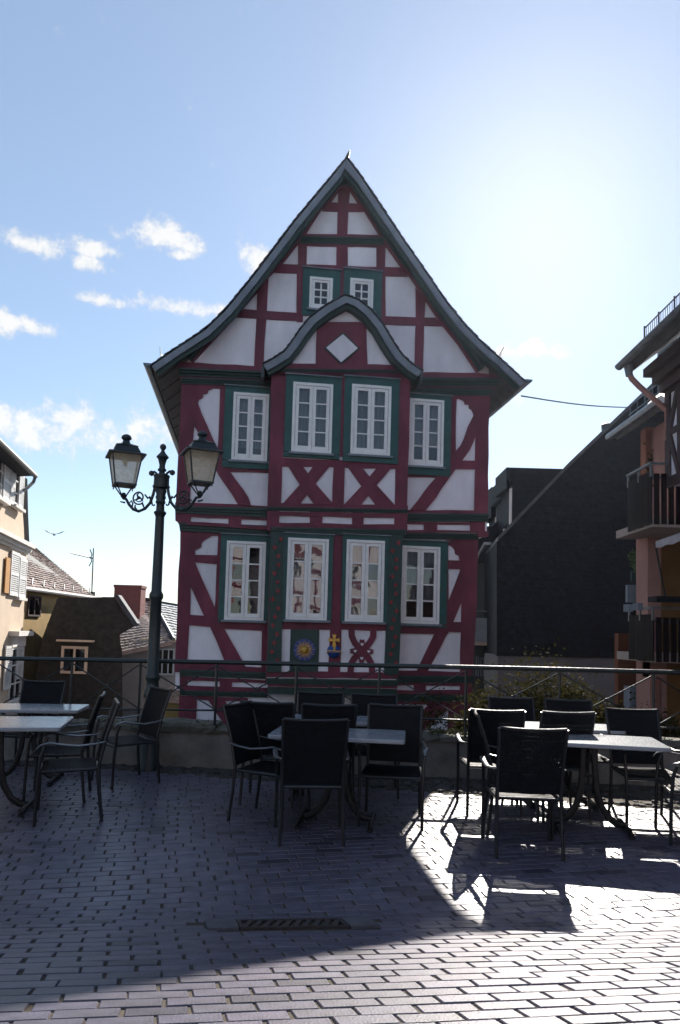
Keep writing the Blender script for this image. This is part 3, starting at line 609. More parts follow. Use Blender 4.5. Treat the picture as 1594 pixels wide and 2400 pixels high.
# ------------------------------------------------------------------ the half-timbered house
def build_house():
    H = D['house']
    yaw = R(H['yaw'])
    root = empty('timber_framed_house', (H['org'][0], H['org'][1], -1.6), yaw,
                 'tall red and white half-timbered house with pointed gable and green window frames', 'house')
    Z = 1.6                                           # root stands 1.6 m below terrace level
    lv = D['lv']

    def put(mb, name, m, parent=root, smooth=False):
        mb.v = [(p[0], p[1], p[2] + Z) for p in mb.v]
        return mb.build(name, m, parent, smooth)

    DEPTH = 8.5
    PL = dict(G=0.06, U=0.0, W=-0.10, B=-0.16, O=0.35, OL=0.35)
    z_base, z_low, z_up, z_gab = -1.6, 0.42, 3.71, 6.78
    # plaster walls of the four storeys, behind the timbers
    wins = D['windows']

    def wall_with_holes(name, x0, x1, z0, z1, off, holes, back):
        """front skin with window openings cut out plus sides and back"""
        xs = sorted({x0, x1, *[h[0] for h in holes], *[h[2] for h in holes]})
        zs = sorted({z0, z1, *[h[1] for h in holes], *[h[3] for h in holes]})
        mb = MB()
        for i in range(len(xs) - 1):
            for j in range(len(zs) - 1):
                cx, cz = (xs[i] + xs[i + 1]) / 2, (zs[j] + zs[j + 1]) / 2
                if any(h[0] < cx < h[2] and h[1] < cz < h[3] for h in holes):
                    continue
                mb.box(xs[i], -off, zs[j], xs[i + 1], -off + 0.16, zs[j + 1])
        mb.box(x0, -off + 0.16, z0, x0 + 0.16, back, z1)
        mb.box(x1 - 0.16, -off + 0.16, z0, x1, back, z1)
        mb.box(x0 + 0.16, back - 0.16, z0, x1 - 0.16, back, z1)
        return put(mb, name, M_PLASTER)

    def holes_of(*st):
        return [(w['fr'][0] + 0.03, w['fr'][1] + 0.03, w['fr'][2] - 0.03, w['fr'][3] - 0.03) for w in wins if w['st'] in st]

    wall_with_holes('wall', lv['U_l'] + .03, lv['U_r'] - .03, z_up, z_gab, PL['U'], holes_of('U'), DEPTH)
    wall_with_holes('wall', lv['W_l'] + .03, lv['W_r_low'] - .02, z_low, z_up, PL['W'], holes_of('W'), DEPTH)
    wall_with_holes('wall', lv['B_l'] + .03, lv['B_r'] - .03, z_base, z_low, PL['B'], [], DEPTH)
    # attic gable: solid prism under the roof
    rk = D['rake']
    roof = D['roof']
    inner = offset_line(roof, 0.14)
    gpoly = [(lv['U_l'] + .02, z_gab)] + [p for p in inner if p[1] > z_gab + .1 and lv['U_l'] < p[0] < lv['U_r']] + [(lv['U_r'] - .02, z_gab)]
    ghole = [(w['fr'][0] + .03, w['fr'][1] + .03, w['fr'][2] - .03, w['fr'][3] - .03) for w in wins if w['st'] == 'G']
    # gable wall cut in vertical strips so that the two attic windows stay open
    xs = sorted({p[0] for p in gpoly} | {h[0] for h in ghole} | {h[2] for h in ghole})

    def top_at(x):
        pts = gpoly[1:-1]
        pts = [(gpoly[0][0], z_gab + .02)] + pts + [(gpoly[-1][0], z_gab + .02)]
        for a, b in zip(pts, pts[1:]):
            if a[0] <= x <= b[0] and b[0] > a[0]:
                return a[1] + (b[1] - a[1]) * (x - a[0]) / (b[0] - a[0])
        return z_gab + .02
    mb = MB()
    for a, b in zip(xs, xs[1:]):
        if b - a < 1e-4:
            continue
        cx = (a + b) / 2
        ta, tb = top_at(a), top_at(b)
        hs = [h for h in ghole if h[0] < cx < h[2]]
        if hs:
            h = hs[0]
            mb.prism([(a, z_gab), (b, z_gab), (b, h[1]), (a, h[1])], -PL['G'], -PL['G'] + .16)
            mb.prism([(a, h[3]), (b, h[3]), (b, tb), (a, ta)], -PL['G'], -PL['G'] + .16)
        else:
            mb.prism([(a, z_gab), (b, z_gab), (b, tb), (a, ta)], -PL['G'], -PL['G'] + .16)
    put(mb, 'gable_wall', M_PLASTER)
    # floors inside keep the rooms dark
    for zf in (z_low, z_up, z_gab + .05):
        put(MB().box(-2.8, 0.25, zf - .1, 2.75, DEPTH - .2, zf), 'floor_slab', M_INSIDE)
    # a partition wall behind the front rooms
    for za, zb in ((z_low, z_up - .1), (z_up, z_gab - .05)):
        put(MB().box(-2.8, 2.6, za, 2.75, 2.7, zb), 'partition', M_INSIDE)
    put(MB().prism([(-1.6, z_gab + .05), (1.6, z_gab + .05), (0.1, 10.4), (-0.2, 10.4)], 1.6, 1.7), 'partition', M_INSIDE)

    # oriel box (two storeys) with openings
    def oriel(z0, z1, xl, xr, st):
        off = PL['O']
        hs = holes_of(st)
        xs_ = sorted({xl, xr, *[h[0] for h in hs], *[h[2] for h in hs]})
        zs_ = sorted({z0, z1, *[h[1] for h in hs], *[h[3] for h in hs]})
        mb = MB()
        for i in range(len(xs_) - 1):
            for j in range(len(zs_) - 1):
                cx, cz = (xs_[i] + xs_[i + 1]) / 2, (zs_[j] + zs_[j + 1]) / 2
                if any(h[0] < cx < h[2] and h[1] < cz < h[3] for h in hs):
                    continue
                mb.box(xs_[i], -off, zs_[j], xs_[i + 1], -off + .1, zs_[j + 1])
        put(mb, 'oriel_wall', M_PLASTER)
        for x0, x1 in ((xl - .012, xl + .10), (xr - .10, xr + .012)):
            put(MB().box(x0, -off + .1, z0, x1, 0.06, z1), 'oriel_side', M_RED)
    oriel(3.62, 6.80, lv['O_l'] + .01, lv['O_r'] - .01, 'O')
    oriel(0.55, 3.60, lv['OL_l'] + .02, lv['OL_r_low'] - .01, 'OL')
    put(MB().prism(D['oriel_gable'], -PL['O'] + .001, -0.05), 'oriel_gable_wall', M_PLASTER)

    # timbers, each its own piece, uneven depths
    for i, (kind, st, poly) in enumerate(D['timbers']):
        front = PL[st] + 0.022 + 0.0016 * (i % 9) + (0.012 if kind == 'brace' else 0.0)
        m = M_RED
        nm = kind
        if kind == 'panel_board':
            front = PL[st] + 0.016 + 0.0016 * (i % 5)
            m = M_RED if st == 'O' else M_GREEN
        if kind == 'carved_post':
            front = PL[st] + 0.075
            m = M_GREEN
        put(MB().prism(wobble(poly, 0.010), -front, -PL[st] + 0.03), nm, m)
    put(MB().box(2.93, -.048, 3.69, lv['U_r_low'] + .004, .12, 3.80), 'joist', M_RED)
    # red frame round the dark board under the sun emblem, curved St Andrew's cross beside it
    for key, dy in (('cx_a', .030), ('cx_b', .0345)):
        c = D[key]
        pts = []
        for a, b in zip(c, c[1:]):
            for k in range(4):
                t = k / 4
                pts.append((a[0] + (b[0] - a[0]) * t, a[1] + (b[1] - a[1]) * t))
        pts.append(c[-1])
        w = D['cx_w'] / 2
        put(MB().strip(offset_line(pts, w), offset_line(pts, -w), -PL['O'] - dy, -PL['O'] + .02), 'curved_brace', M_RED)
    cc = D['cx_a'][3]
    rad = 0.20
    star = []
    for k in range(40):
        a = 2 * math.pi * k / 40
        lobes = abs(math.cos(2 * a)) ** 3
        rr_ = rad * (0.55 + 0.62 * lobes) * (1.0 + (0.10 if k % 2 else -0.06) * lobes)
        star.append((cc[0] + rr_ * math.cos(a), cc[1] + rr_ * math.sin(a)))
    put(MB().prism(star, -PL['O'] - .041, -PL['O'] + .02), 'carved_rosette', M_RED)
    for k in range(4):
        a = math.pi / 2 * k
        hx, hz = cc[0] + .135 * math.cos(a), cc[1] + .135 * math.sin(a)
        s = .034
        put(MB().prism([(hx, hz - s), (hx + s, hz + s * .2), (hx + s * .6, hz + s * .8), (hx, hz + s * .4), (hx - s * .6, hz + s * .8), (hx - s, hz + s * .2)],
                       -PL['O'] - .046, -PL['O']), 'heart_inlay', M_PLASTER)
    # carved vine on the green corner posts of the oriel
    for (kind, st, poly) in D['timbers']:
        if kind != 'carved_post':
            continue
        x0 = sum(p[0] for p in poly) / len(poly)
        zs_ = [p[1] for p in poly]
        za, zb = min(zs_) + .1, max(zs_) - .1
        vine = MB()
        pts = [(x0 + .055 * math.sin(k * .55), -PL[st] - .085, za + (zb - za) * k / 60) for k in range(61)]
        vine.tube(pts, .009, 5)
        put(vine, 'carved_vine', M_FRAMEGREEN)
        lv_ = MB()
        for k in range(3, 60, 4):
            p = pts[k]
            sgn = 1 if k % 8 == 3 else -1
            leaf = [(p[0] + sgn * dx, p[2] + dz) for dx, dz in ((0, -.05), (.035, -.03), (.05, .01), (.028, .025), (.02, .055), (-.012, .03), (-.035, .012))]
            lv_.prism(leaf, -PL[st] - .098, -PL[st] - .07)
        put(lv_, 'carved_leaves', mat('carved_leaf_red', (0.26, 0.03, 0.035), .55, .2, 9, .2, 40))
    # diamond on the oriel gable
    d = D['diamond']
    c = Vector((sum(p[0] for p in d) / 4, sum(p[1] for p in d) / 4))
    big = [tuple(c + (Vector(p) - c) * 1.14) for p in d]
    put(MB().prism(big, -PL['O'] - .040, -PL['O']), 'diamond_frame', M_GREEN)
    put(MB().prism(d, -PL['O'] - .046, -PL['O'] - .03), 'diamond_panel', M_PLASTER)

    # moulded cornices: three stepped profiles each
    def moulding(key, off, proj, name='cornice'):
        q = lv[key]
        tl, tr, br, bl = [Vector(p) for p in q]
        prof = ((0.0, .30, 1.0), (.30, .62, .72), (.62, 1.0, .45))
        mb = MB()
        for a, b, k in prof:
            pa, pb = tl + (bl - tl) * a, tr + (br - tr) * a
            pc, pd = tr + (br - tr) * b, tl + (bl - tl) * b
            mb.prism([tuple(pa), tuple(pb), tuple(pc), tuple(pd)], -off - proj * k, -off + .05)
        return put(mb, name, M_GREEN)
    moulding('corn_l1', 0, .20)
    moulding('corn_l2', 0, .12)
    moulding('corn_r1', 0, .20)
    moulding('corn_r2', 0, .12)
    for a, b in (('corn_l1', 'corn_l2'), ('corn_r1', 'corn_r2')):
        qa, qb = lv[a], lv[b]
        put(MB().prism([qa[3], qa[2], qb[1], qb[0]], -.065, .05), 'fascia', M_RED)
    moulding('gcorn', .06, .10)
    moulding('jet_l', 0, .13)
    moulding('jet_r', 0, .13)
    moulding('low_l', -.10, .12)
    moulding('low_r', -.10, .12)
    moulding('o_mid', .35, .09)
    moulding('o_low', .35, .10)
    moulding('o_top', .35, .07)
    moulding('base_l', -.10, .11)
    moulding('base_r', -.10, .11)
    moulding('base_l2', -.16, .11)
    moulding('base_r2', -.16, .11)
    moulding('o_bot1', .35, .08)
    moulding('o_bot2', .30, .03)
    q1, q2 = lv['o_bot1'], lv['o_bot2']
    put(MB().prism([(q1[3][0] + .01, q1[3][1]), (q1[2][0] - .01, q1[2][1]), q2[1], q2[0]], -.36, -.05), 'oriel_foot', M_RED)

    # roof: boards + slate, swept (bell-cast) profile
    VO, BACK = .42, DEPTH + .4
    out1 = roof
    in1 = offset_line(roof, .13)
    apex = max(range(len(roof)), key=lambda i: roof[i][1])
    for sl, nm in ((slice(0, apex + 1), 'roof'), (slice(apex, len(roof)), 'roof')):
        put(MB().strip(offset_line(roof, .03)[sl], in1[sl], -VO, BACK), nm, M_SOFFIT)
    # slate courses: real lapped courses along both slopes
    for side, idx in (('l', range(0, apex)), ('r', range(len(roof) - 1, apex, -1))):
        line = [Vector(roof[i]) for i in idx] + [Vector(roof[apex])]
        seglen = [0]
        for a, b in zip(line, line[1:]):
            seglen.append(seglen[-1] + (b - a).length)

        def at(s):
            for i in range(len(line) - 1):
                if s <= seglen[i + 1] or i == len(line) - 2:
                    t = (s - seglen[i]) / (seglen[i + 1] - seglen[i])
                    return line[i] + (line[i + 1] - line[i]) * t
        courses = MB()
        s = 0.0
        first = True
        while s < seglen[-1] - .05:
            e = min(s + .26, seglen[-1])
            a, b = at(s), at(e)
            t = (b - a).normalized()
            nr = Vector((-t.y, t.x)) if side == 'l' else Vector((t.y, -t.x))
            lift = .028
            # verge slates are single pieces
            pc = [tuple(a + nr * lift), tuple(b + nr * .006), tuple(b - nr * .008), tuple(a + nr * (lift - .016))]
            x_front = -VO - .03 - random.uniform(0, .02)
            ob = put(MB().prism([(p[0] + random.uniform(-.004, .004), p[1] + random.uniform(-.004, .004)) for p in pc], x_front, -VO + .28), 'slate', M_SLATE)
            courses.prism(pc, -VO + .285, BACK)
            s += .165
        o = put(courses, 'slate_courses', M_SLATE)
    # ridge tip: curled lead finial on the front of the ridge
    ax, az = roof[apex]
    put(MB().tube([(ax, -VO + .05, az), (ax + .02, -VO - .02, az + .06), (ax + .05, -VO - .04, az + .15)], [.05, .03, .006], 6), 'ridge_finial', M_SLATE)
    # verge board (light) and soffit moulding below it (dark)
    for sl in (slice(0, apex + 1), slice(apex, len(roof))):
        a = offset_line(roof, .025)[sl]
        b = offset_line(roof, .145)[sl]
        put(MB().strip(a, b, -VO - .035, -VO + .02), 'verge_board', M_VERGE)
        a = offset_line(roof, .130)[sl]
        b = offset_line(roof, .215)[sl]
        put(MB().strip(a, b, -VO + .03, -VO + .10), 'verge_moulding', M_GREEN)
    # raking cornice on the gable wall, between traced wall panel edge and the roof
    n = len(rk)
    outer = offset_line(rk, -.17)
    mid = offset_line(rk, -.09)
    half = n // 2
    for sl in (slice(0, half + 1), slice(half, n)):
        put(MB().strip(outer[sl], mid[sl], -.30, -.02), 'raking_cornice', M_GREEN)
        put(MB().strip(mid[sl], offset_line(rk, -.03)[sl], -.19, -.03), 'raking_cornice', M_GREEN)
        put(MB().strip(offset_line(rk, -.03)[sl], offset_line(rk, .006)[sl], -.135, -.03), 'raking_batten', M_RED)
    # eaves: soffit boards, gutter, lightning rods
    for side in (0, -1):
        gx, gz = roof[side]
        sgn = -1 if side == 0 else 1
        g = MB()
        seg = 10
        ra = .075
        cx = gx + sgn * .06
        cz = gz + (.01 if side == 0 else .02)
        ringa = [(cx + ra * math.cos(math.pi + math.pi * k / seg), cz + ra * math.sin(math.pi + math.pi * k / seg)) for k in range(seg + 1)]
        ringb = [(cx + (ra - .01) * math.cos(math.pi + math.pi * k / seg), cz + (ra - .01) * math.sin(math.pi + math.pi * k / seg)) for k in range(seg + 1)]
        g.strip(ringa, ringb, -VO - .10, BACK)
        g.prism(ringa, -VO - .10, -VO - .09)
        put(g, 'gutter', M_ZINC)
        for k in range(12):
            put(MB().strip(offset_line(ringa, -.012), ringa, -VO + .3 + k * .7, -VO + .335 + k * .7), 'gutter_bracket', M_ZINC)
        wx = lv['U_l'] if side == 0 else lv['U_r']
        zi = in1[side][1]
        # sloping soffit of lapped slates seen from below
        nb = 26
        a = Vector((gx + (-sgn) * .02, zi - .0))
        pts_in = [p for p in in1 if (p[0] < wx + .05 if side == 0 else p[0] > wx - .05)]
        soff = MB()
        for k in range(nb):
            y0 = -VO + .05 + k * .34
            lip = .02 if k % 2 else .0
            tgt = pts_in if side == 0 else pts_in[::-1]
            q = [(p[0], p[1] - .012 - lip * .5) for p in tgt]
            q2 = [(p[0], p[1] - .035 - lip) for p in tgt]
            if len(q) >= 2:
                soff.strip(q, q2, y0, y0 + .33)
        put(soff, 'eaves_soffit', M_SOFFIT)
        rod = MB()
        bx, bz = (roof[1] if side == 0 else roof[-3])
        rod.tube([(bx, -VO + .15, bz), (bx - .03 if side == 0 else bx + .16, -VO + .15, bz + .30)], .008, 5)
        rod.tube([(bx + .05, -VO + .15, bz + .02), (bx + .0 if side == 0 else bx + .11, -VO + .15, bz + .16)], .006, 5)
        put(rod, 'lightning_rod', M_IRON)

    # oriel roof
    orf = D['oriel_roof']
    put(MB().strip(orf, offset_line(orf, .06), -.56, -.03), 'oriel_roof', M_SLATE)
    put(MB().strip(offset_line(orf, .012), offset_line(orf, .15), -.60, -.565), 'oriel_verge_board', M_VERGE)
    put(MB().strip(offset_line(orf, .10), offset_line(orf, .22), -.52, -.35), 'oriel_cornice', M_GREEN)
    for i in range(len(orf) - 1):
        a, b = Vector(orf[i]), Vector(orf[i + 1])
        k = max(2, int((b - a).length / .13))
        for j in range(k):
            p, q = a + (b - a) * j / k, a + (b - a) * (j + 1.25) / k
            t = (q - p).normalized()
            nr = Vector((-t.y, t.x))
            up_first = b.y > a.y
            la, lb = (.028, .008) if up_first else (.008, .028)
            put(MB().prism([tuple(p + nr * la), tuple(q + nr * lb), tuple(q + nr * (lb - .014)), tuple(p + nr * (la - .014))], -.62 - random.uniform(0, .015), -.05), 'slate', M_SLATE)
    for s_, p in ((-1, orf[0]), (1, orf[-1])):
        put(MB().box(p[0] - .03, -.58, p[1] - .26, p[0] + .03 + .0, -.06, p[1] - .02), 'oriel_roof_end', M_SLATE)

    # windows
    for w in wins:
        off = PL[w['st']]
        x0, z0, x1, z1 = w['fr']
        s0, t0, s1, t1 = w['su']
        wr = bpy.data.objects.new('window', None)
        link(wr, root)
        # surround of green boards
        sm = MB()
        yf = -off - .055
        yb = -off + .02
        if w['kind'] == 'side_u' and x0 > 0:
            s0 = x0 - .02
        if w['kind'] == 'side_l' and x0 > 0:
            s0 = x0 - .02
        sm.box(s0, yf, z0, x0, yb, t1)
        sm.box(x1, yf - .002, z0, s1, yb, t1)
        sm.box(x0, yf - .004, z1, x1, yb, t1)
        sm.box(s0, yf - .012, t0, s1, yb, z0 - .02)
        put(sm, 'surround', M_FRAMEGREEN, wr)
        # thin projecting drip cap and sill
        put(MB().box(s0 - .02, yf - .05, t1, s1 + .02, yb, t1 + .018), 'drip_cap', M_VERGE, wr)
        put(MB().box(x0 - .05, yf - .06, z0 - .045, x1 + .05, yb, z0 - .004), 'sill', M_VERGE, wr)
        # white fixed frame
        fw = .055
        fm = MB()
        ff, fb = -off - .072, -off + .05
        fm.box(x0, ff, z0, x0 + fw, fb, z1)
        fm.box(x1 - fw, ff, z0, x1, fb, z1)
        fm.box(x0 + fw, ff, z1 - fw, x1 - fw, fb, z1)
        fm.box(x0 + fw, ff - .012, z0, x1 - fw, fb, z0 + fw)
        put(fm, 'frame', M_WHITE, wr)
        # sashes
        ix0, ix1, iz0, iz1 = x0 + fw + .004, x1 - fw - .004, z0 + fw + .004, z1 - fw - .004
        ns = w['sash']
        sw = (ix1 - ix0) / ns
        for k in range(ns):
            a, b = ix0 + sw * k + .003, ix0 + sw * (k + 1) - .003
            st = .062 if ns == 2 else .045
            sh = MB()
            gy, hy = -off - .055, -off - .012
            sh.box(a, gy, iz0, a + st, hy, iz1)
            sh.box(b - st, gy, iz0, b, hy, iz1)
            sh.box(a + st, gy, iz1 - st, b - st, hy, iz1)
            sh.box(a + st, gy, iz0, b - st, hy, iz0 + st * 1.2)
            pz0, pz1, px0, px1 = iz0 + st * 1.2, iz1 - st, a + st, b - st
            bar = .026
            for r in range(1, w['rows']):
                zc = pz0 + (pz1 - pz0) * r / w['rows']
                sh.box(px0, gy + .008, zc - bar / 2, px1, hy, zc + bar / 2)
            for c_ in range(1, w['cols']):
                xc = px0 + (px1 - px0) * c_ / w['cols']
                sh.box(xc - bar / 2, gy + .010, pz0, xc + bar / 2, hy - .002, pz1)
            put(sh, 'sash', M_WHITE, wr)
            for r in range(w['rows']):
                for c_ in range(w['cols']):
                    qa = pz0 + (pz1 - pz0) * r / w['rows']
                    qb = pz0 + (pz1 - pz0) * (r + 1) / w['rows']
                    xa = px0 + (px1 - px0) * c_ / w['cols']
                    xb = px0 + (px1 - px0) * (c_ + 1) / w['cols']
                    tl = random.uniform(-.004, .004)
                    tl2 = random.uniform(-.004, .004)
                    ym = -off - .03
                    g = MB().add([(xa, ym + tl, qa), (xb, ym + tl2, qa), (xb, ym - tl, qb), (xa, ym - tl2, qb)], [(0, 1, 2, 3)])
                    put(g, 'pane', M_GLASS, wr)
        # net curtain inside, in folds
        if w['kind'] in ('side_u', 'oriel_u') or (w['kind'] == 'side_l' and x0 > 0):
            cm = MB()
            nseg = 40
            top, bot = (z1 - .05, z0 + .12 + random.uniform(0, .35)) if w['kind'] != 'side_l' else (z1, z0 + .45)
            pa = [(x0 + (x1 - x0) * k / nseg, -off + .13 + .022 * math.sin(k * 1.3 + x0) + .012 * math.sin(k * 2.9)) for k in range(nseg + 1)]
            vs = [(x, y, top) for x, y in pa] + [(x, y, bot) for x, y in pa]
            cm.add(vs, [(k, k + 1, nseg + 2 + k, nseg + 1 + k) for k in range(nseg)])
            put(cm, 'curtain', M_CURTAIN, wr, True)
        elif w['kind'] == 'oriel_l':
            # things standing on the inner sill
            for k, (fx, col, r_, h_) in enumerate(((.22, (0.03, .10, .30), .035, .16), (.5, (.25, .12, .06), .05, .12), (.78, (.6, .16, .22), .055, .14))):
                put(MB().lathe([(r_ * .8, z0 + .1), (r_, z0 + .1 + h_ * .6), (r_ * .5, z0 + .1 + h_), (.01, z0 + .1 + h_ * 1.15)], 10, (x0 + (x1 - x0) * fx, -off + .12)),
                    'sill_ornament', mat('ornament_%d' % k, col, .4, .1), wr, True)
            put(MB().box(x0, -off + .06, z0 + .04, x1, -off + .22, z0 + .1), 'inner_sill', M_WHITE, wr)

    # gilded sun on a blue disc, and orb with cross
    (sx, sz), (ex, ez) = D['sun_emblem']
    rad = abs(ex - sx)
    off = PL['O']
    em = bpy.data.objects.new('sun_emblem', None)
    link(em, root)
    disc = [(sx + rad * math.cos(2 * math.pi * k / 36), sz + rad * math.sin(2 * math.pi * k / 36)) for k in range(36)]
    put(MB().prism(disc, -off - .055, -off), 'disc', M_BLUE, em)
    rays = MB()
    for k in range(24):
        a = 2 * math.pi * k / 24 + .1
        L = rad * (.97 if k % 2 == 0 else .80)
        u, v = Vector((math.cos(a), math.sin(a))), Vector((-math.sin(a), math.cos(a)))
        c0 = Vector((sx, sz))
        w0 = rad * .030
        pts1, pts2 = [], []
        for j in range(6):
            t = j / 5
            rr_ = rad * .40 + (L - rad * .40) * t
            sway = rad * .035 * math.sin(t * 6.3) * (1 if k % 2 == 0 else -.4)
            wd = w0 * (1 - t) + .0015
            pts1.append(tuple(c0 + u * rr_ + v * (sway + wd)))
            pts2.append(tuple(c0 + u * rr_ + v * (sway - wd)))
        rays.strip(pts1, pts2, -off - .070, -off - .05)
    put(rays, 'rays', M_GOLD, em)
    face = MB()
    mt = Matrix.Translation((sx, -off - .055, sz)) @ Matrix.Rotation(R(90), 4, 'X')
    face.lathe([(rad * .37, 0), (rad * .37, .02), (rad * .34, .028), (rad * .31, .020), (rad * .28, .034), (rad * .15, .05), (.002, .055)], 28, (0, 0), mt)
    for dx, dz, rw in ((-.10, .06, .045), (.10, .06, .045), (0, -.02, .04), (0, -.13, .06)):
        face.lathe([(rad * rw * 1.3, .04), (rad * rw, .060), (.001, .066)], 10, (dx * rad, dz * rad), mt)
    put(face, 'face', M_GOLD, em, True)
    ob = bpy.data.objects.new('orb_emblem', None)
    link(ob, root)
    (ox, oz), (o2x, _), (cxx, czz) = D['orb']
    r_ = abs(o2x - ox) * .95
    mt = Matrix.Translation((ox, -off - .03, oz)) @ Matrix.Rotation(R(90), 4, 'X')
    put(MB().lathe([(r_, 0), (r_ * .97, .025), (r_ * .85, .05), (r_ * .6, .075), (r_ * .3, .088), (.002, .092)], 28, (0, 0), mt), 'ball', M_BLUE, ob, True)
    bandm = MB()
    bandm.box(ox - r_ * 1.05, -off - .13, oz - r_ * .12, ox + r_ * 1.05, -off - .05, oz + r_ * .12)
    bandm.box(ox - r_ * .12, -off - .128, oz + r_ * .12, ox + r_ * .12, -off - .05, oz + r_ * .95)
    put(bandm, 'band', M_GOLD, ob)
    put(MB().tube([(ox + r_ * (-1 + k * .2), -off - .134, oz) for k in range(11)], .006, 5), 'jewels', M_BLUE, ob)
    cr = MB()
    s = r_ * .78
    c0 = Vector((cxx, czz))
    arms = []
    for ang in (0, 90, 180, 270):
        ca, sa = math.cos(R(ang)), math.sin(R(ang))
        ext = 1.25 if ang == 270 else 1.0
        for px, pz in ((.18, .16), (1.0 * ext, .40), (1.0 * ext, -.40), (.18, -.16)):
            x_, z_ = px * s, pz * s
            arms.append((c0.x + x_ * ca - z_ * sa, c0.y + x_ * sa + z_ * ca))
    order = []
    for k in range(4):
        q = arms[k * 4:k * 4 + 4]
        order += [q[3], q[2], q[1], q[0]]
    cr.prism(order, -off - .10, -off - .05)
    put(cr, 'cross', M_GOLD, ob)
    return root


house = build_house()


# ------------------------------------------------------------------ ground, terrace paving
M_PAVER = mat('clinker_paver', (0.094, 0.085, 0.120), 0.37, 0.2, 9.0, 0.16, 90.0, spec=0.6, attr='tone')
M_JOINT = mat('mossy_joint', (0.062, 0.048, 0.034), 0.95, 0.3, 14.0, 0.5, 60.0, color2=(0.034, 0.028, 0.018))
M_STREET = mat('street_cobble', (0.10, 0.098, 0.10), 0.85, 0.25, 3.0, 0.5, 12.0)
M_STONE = mat('rubble_stone', (0.13, 0.12, 0.105), 0.9, 0.3, 6.0, 0.6, 18.0, color2=(0.06, 0.065, 0.04))
M_RENDER = mat('old_render', (0.22, 0.20, 0.18), 0.92, 0.22, 2.5, 0.5, 20.0)


def zg(y):
    """the street falls 22 % towards the terrace, the terrace is level"""
    s = 0.10
    yy = max(y, 0.4)
    a = (4.25 - yy) / s
    return 0.22 * s * (math.log1p(math.exp(a)) if a < 30 else a)


def slope(y):
    return (zg(y + .02) - zg(y - .02)) / .04


def paving_edge(x):
    return min(8.33, max(7.0, 7.78 - 0.208 * x))


g = MB()
g.add([(-600, -600, -1.75), (600, -600, -1.75), (600, 900, -1.75), (-600, 900, -1.75)], [(0, 1, 2, 3)])
tag(g.build('ground', M_STREET), kind='structure')

base = MB()
xs = [-16, 16]
ys = [-30 + i for i in range(30)] + [i * .1 for i in range(0, 70)] + [7.0, 7.6, 8.2, 8.5]
for i in range(len(ys) - 1):
    a, b = ys[i], ys[i + 1]
    base.add([(-16, a, zg(a) - .007), (16, a, zg(a) - .007), (16, b, zg(b) - .007), (-16, b, zg(b) - .007)], [(0, 1, 2, 3)])
n = len(ys)
base.add([(-16, 8.5, -1.8), (16, 8.5, -1.8), (16, 8.5, -.012), (-16, 8.5, -.012)], [(3, 2, 1, 0)])
pav = tag(base.build('pavement', M_JOINT), kind='structure')

# pavers: long clinkers in running bond, rows turned 13 degrees
YAW = R(13)
E1 = Vector((math.cos(YAW), math.sin(YAW)))
E2 = Vector((-math.sin(YAW), math.cos(YAW)))
PL_, PW_ = 0.212, 0.0935
DRN = Vector((D['drain']['c'][0], D['drain']['c'][1] - .16))
rnd = random.Random(3)


def paver_geo(L, W, tone):
    c = .0035
    h, d = .0, -.03
    x, y = L / 2, W / 2
    j = [rnd.uniform(-.003, .003) for _ in range(8)]
    top = [(-x + c + j[0], -y + c + j[1]), (x - c + j[2], -y + c + j[3]), (x - c + j[4], y - c + j[5]), (-x + c + j[6], y - c + j[7])]
    midq = [(px + (c if px > 0 else -c), py + (c if py > 0 else -c)) for px, py in top]
    vs = [(px, py, d) for px, py in midq] + [(px, py, -.004) for px, py in midq] + [(px, py, h) for px, py in top]
    fs = [(8, 9, 10, 11)] + [(i, (i + 1) % 4, (i + 1) % 4 + 4, i + 4) for i in range(4)] + [(i + 4, (i + 1) % 4 + 4, (i + 1) % 4 + 8, i + 8) for i in range(4)]
    return vs, fs


def patch_tone(p):
    """broad worn and dirty patches across the paving"""
    return 1.0 + .30 * mnoise.noise(Vector((p.x * .55, p.y * .55, 3.1))) + .16 * mnoise.noise(Vector((p.x * 2.1, p.y * 2.1, 8.0)))


def tone_of():
    k = rnd.random()
    t = rnd.uniform(.84, 1.14)
    if k < .05:
        t = rnd.uniform(.42, .6)
    b = rnd.uniform(-.05, .05)
    return (t * (1 + b), t, t * (1 - b * .6))


def set_tone(me, tones):
    at = me.color_attributes.new('tone', 'FLOAT_COLOR', 'CORNER')
    k = 0
    for p, t in zip(me.polygons, tones):
        for li in p.loop_indices:
            at.data[li].color = (*t, 1)


